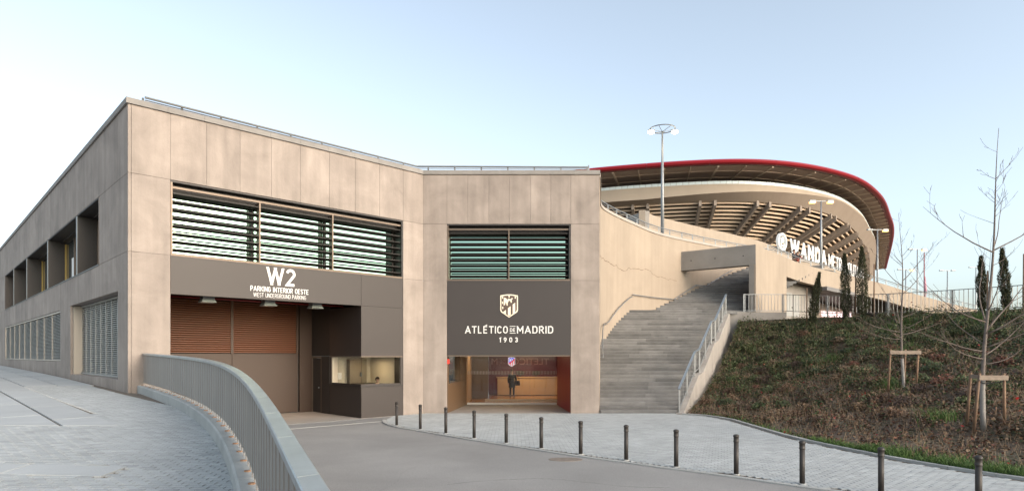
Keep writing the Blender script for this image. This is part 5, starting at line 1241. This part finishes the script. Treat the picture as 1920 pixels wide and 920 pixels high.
def person(loc, rz, lab, top, bottom, hairc, arms, coat_len, long_hair=False, step=0.08, seat=0):
    # built 1.72 m tall facing -y; arms = [(elbow offset), (wrist offset)] for left (-x) and right (+x)
    t = thing('person', loc, lab, 'person', rz=rz)
    V, E = [], []
    def add(p, r, prev=None, ry=None):
        V.append((*p, r, ry or r)); i = len(V)-1
        if prev is not None: E.append((prev, i))
        return i
    pel = add((0,0,0.95),0.13,None,0.10); sp = add((0,0.01,1.12),0.115,pel,0.09); ch = add((0,0.01,1.32),0.145,sp,0.10); nk = add((0,0.01,1.47),0.055,ch); n2 = add((0,0.0,1.53),0.052,nk); hd = add((0,-0.01,1.60),0.075,n2,0.085); cr = add((0,0,1.67),0.075,hd,0.085)
    joints = {}
    for s in (-1,1):
        hip = add((s*0.09,0,0.88),0.085,pel); kn = add((s*0.10,-0.02-s*step*0.4,0.49),0.056,hip); an = add((s*0.10,0.02-s*step,0.09),0.038,kn); ft = add((s*0.11,-0.06-s*step,0.04),0.036,an); toe_ = add((s*0.12,-0.16-s*step,0.03),0.028,ft)
        eo, wo = arms[0 if s < 0 else 1]
        sh = add((s*0.185,0.01,1.40),0.058,ch); el = add((s*0.185+eo[0],0.01+eo[1],1.40+eo[2]),0.042,sh); wr = add((s*0.185+eo[0]+wo[0],0.01+eo[1]+wo[1],1.40+eo[2]+wo[2]),0.028,el)
        d = Vector(wo).normalized(); side = d.cross(Vector((0,1,0.3))).normalized()
        w = Vector(V[wr][:3]); pm = add(tuple(w+d*0.06),0.032,wr,0.018)
        for k, (off, L) in enumerate(((-0.026,0.075),(-0.009,0.088),(0.009,0.082),(0.026,0.065))):
            f0 = add(tuple(w+d*0.09+side*off),0.009,pm); f1 = add(tuple(w+d*(0.09+L*0.55)+side*off*1.1+Vector((0,-0.006,0))),0.008,f0); add(tuple(w+d*(0.09+L)+side*off*1.1+Vector((0,-0.02,0))),0.007,f1)
        th = add(tuple(w+d*0.045-side*0.035),0.011,wr); add(tuple(w+d*0.085-side*0.05+Vector((0,-0.01,0))),0.009,th)
        joints[s] = (hip,kn,an,ft,toe_,sh,el,wr)
    body = skin_mesh('body', V, E, pel, SKIN, t, 1)
    for s in (-1,1):
        g = lathe_geo([(0.002,-0.012),(0.012,0),(0.002,0.012)],8); mesh('eye', [(x+s*0.032,y-0.085,z+1.625) for x,y,z in g[0]], g[1], BLACK, body, local=True)
        g = lathe_geo([(0.006,-0.03),(0.016,0),(0.006,0.03)],8); mesh('ear', [(x*0.5+s*0.078,y+0.005,z+1.615) for x,y,z in g[0]], g[1], SKIN, body, local=True)
    mesh('nose', *tube_geo([(0,-0.085,1.635),(0,-0.105,1.60),(0,-0.088,1.592)],[0.008,0.014,0.01],6), SKIN, body, local=True)
    mesh('mouth', *bar_geo((-0.022,-0.089,1.565),(0.022,-0.089,1.565),0.006,0.008), mat('lips',(0.30,0.12,0.10),0.6), body, local=True)
    # hair
    Vh, Fh = [], []
    for i in range(7):
        th = i/6*math.pi*(0.62 if not long_hair else 0.7)
        for k in range(16):
            a = 2*math.pi*k/16; back = math.sin(a)
            lim = th if back > -0.2 else th*0.55
            Vh.append((0.098*math.sin(lim)*math.cos(a), 0.008+0.108*math.sin(lim)*math.sin(a), 1.635+0.115*math.cos(lim)-(0.10*max(0,back)*(i/6)**2 if long_hair else 0.02*max(0,back))))
    for i in range(6):
        for k in range(16): Fh.append((i*16+k,i*16+(k+1)%16,(i+1)*16+(k+1)%16,(i+1)*16+k))
    mesh('hair', Vh, Fh, hairc, body, smooth=True, local=True)
    def sub_skin(name, idx, edges, grow, m, extra=()):
        vv = [(V[i][0],V[i][1],V[i][2],V[i][3]+grow,V[i][4]+grow) for i in idx]; mp = {j:k for k, j in enumerate(idx)}
        return skin_mesh(name, vv, [(mp[a],mp[b]) for a,b in edges], 0, m, t, 1)
    idx = [pel]; ed = []
    for s in (-1,1):
        h_,k_,a_ = joints[s][:3]; idx += [h_,k_,a_]; ed += [(pel,h_),(h_,k_),(k_,a_)]
    sub_skin('trousers', idx, ed, 0.014, bottom)
    for s in (-1,1): sub_skin('shoe', [joints[s][2],joints[s][3],joints[s][4]], [(joints[s][2],joints[s][3]),(joints[s][3],joints[s][4])], 0.012, BLADE)
    idx = [ch,sp,pel]; ed = [(ch,sp),(sp,pel)]
    for s in (-1,1): idx += list(joints[s][5:8]); ed += [(ch,joints[s][5]),(joints[s][5],joints[s][6]),(joints[s][6],joints[s][7])]
    sub_skin('jacket', idx, ed, 0.026, top)
    if coat_len:
        Vc, Fc = [], []
        for i in range(6):
            z = 1.15-(1.15-coat_len)*i/5; rx = 0.165+0.055*i/5; ry = 0.135+0.05*i/5
            for k in range(16): a = 2*math.pi*k/16; Vc.append((rx*math.cos(a)*(1+0.04*math.sin(4*a)*i/5), ry*math.sin(a), z))
        for i in range(5):
            for k in range(16): Fc.append((i*16+k,i*16+(k+1)%16,(i+1)*16+(k+1)%16,(i+1)*16+k))
        mesh('coat_skirt', Vc, Fc, top, t, smooth=True, local=True)
    return t
down = ((0.05,0.02,-0.29),(0.01,-0.06,-0.25))
BLKC = mat('black_cloth', (0.014,0.013,0.014), 0.9); HAIRD = mat('dark_hair', (0.02,0.014,0.010), 0.7)
pw = person((0.0, 40.0, 0.006), R(10), 'person in a knee length black coat holding a bag in the lobby', BLKC, BLKC, HAIRD, [((-0.05,0.02,-0.29),(0.0,-0.08,-0.24)), ((0.07,0.0,-0.28),(-0.02,-0.16,-0.16))], 0.62, True)
bag = thing('shoulder_bag', (0.34, 39.82, 0.75), 'black shoulder bag held by the person in the lobby', 'bag')
V = [(-0.17*s*(1-0.15*(z > 0.2)), dy, z) for z in (0.0, 0.3) for s, dy in ((1,-0.06),(-1,-0.06),(-1,0.06),(1,0.06))]; mesh('pouch', V, BOXF, BLKC, bag, local=True)
mesh('strap', *tube_geo([(-0.1,0,0.3),(-0.06,0,0.5),(0.03,0,0.54),(0.09,0,0.5),(0.1,0,0.3)],0.012,6), BLKC, bag, local=True)
# two people leaning on the terrace rail
k = int(np.argmin(abs(WALL2[:,0]/WALL2[:,1]-(1501-960)/1183))); p = WALL2[k]; nn = NW2[k]
lean = ((0.03,-0.20,-0.20),(-0.02,-0.24,0.02)); lean2 = ((-0.03,-0.20,-0.20),(0.02,-0.24,0.02))
pz = p[2]-0.62
ang = math.atan2(nn[1], nn[0])+math.pi/2
person((p[0]-nn[0]*0.62, p[1]-nn[1]*0.62, pz), ang, 'man in a dark jacket leaning on the terrace rail', mat('dark_jacket',(0.035,0.025,0.025),0.9), BLKC, HAIRD, [lean2, lean], 0)
p = WALL2[k+1]; nn = NW2[k+1]
person((p[0]-nn[0]*0.62, p[1]-nn[1]*0.62, p[2]-0.70), ang-0.5, 'woman in an orange red top leaning on the terrace rail', mat('orange_top',(0.45,0.07,0.035),0.9), mat('dark_trousers',(0.03,0.03,0.05),0.9), HAIRD, [lean2, lean], 0, True)
ribbon_wall('ramp_deck', WALL2, -8, -0.41, np.maximum(WALL2[:,2]-0.9,4.0), np.maximum(WALL2[:,2]-0.66,4.2), SLABM, w2, iS+9)
ribbon_wall('ramp_deck', WALL2, -1.5, -0.41, np.maximum(WALL2[:,2]-0.9,4.0), np.maximum(WALL2[:,2]-0.66,4.2), SLABM, w2, 3, iS+10)
# attendant in the booth (only the head shows over the counter)
q = F1.p(9.75, -0.75, 0.02)
g_ = person((q[0], q[1], -0.05), math.atan2(-n1[0], n1[1])*0+R(35), 'attendant with dark hair seated low behind the booth glass', mat('navy_top',(0.03,0.035,0.06),0.9), BLKC, HAIRD, [down, ((-0.05,0.02,-0.29),(-0.01,-0.06,-0.25))], 0)
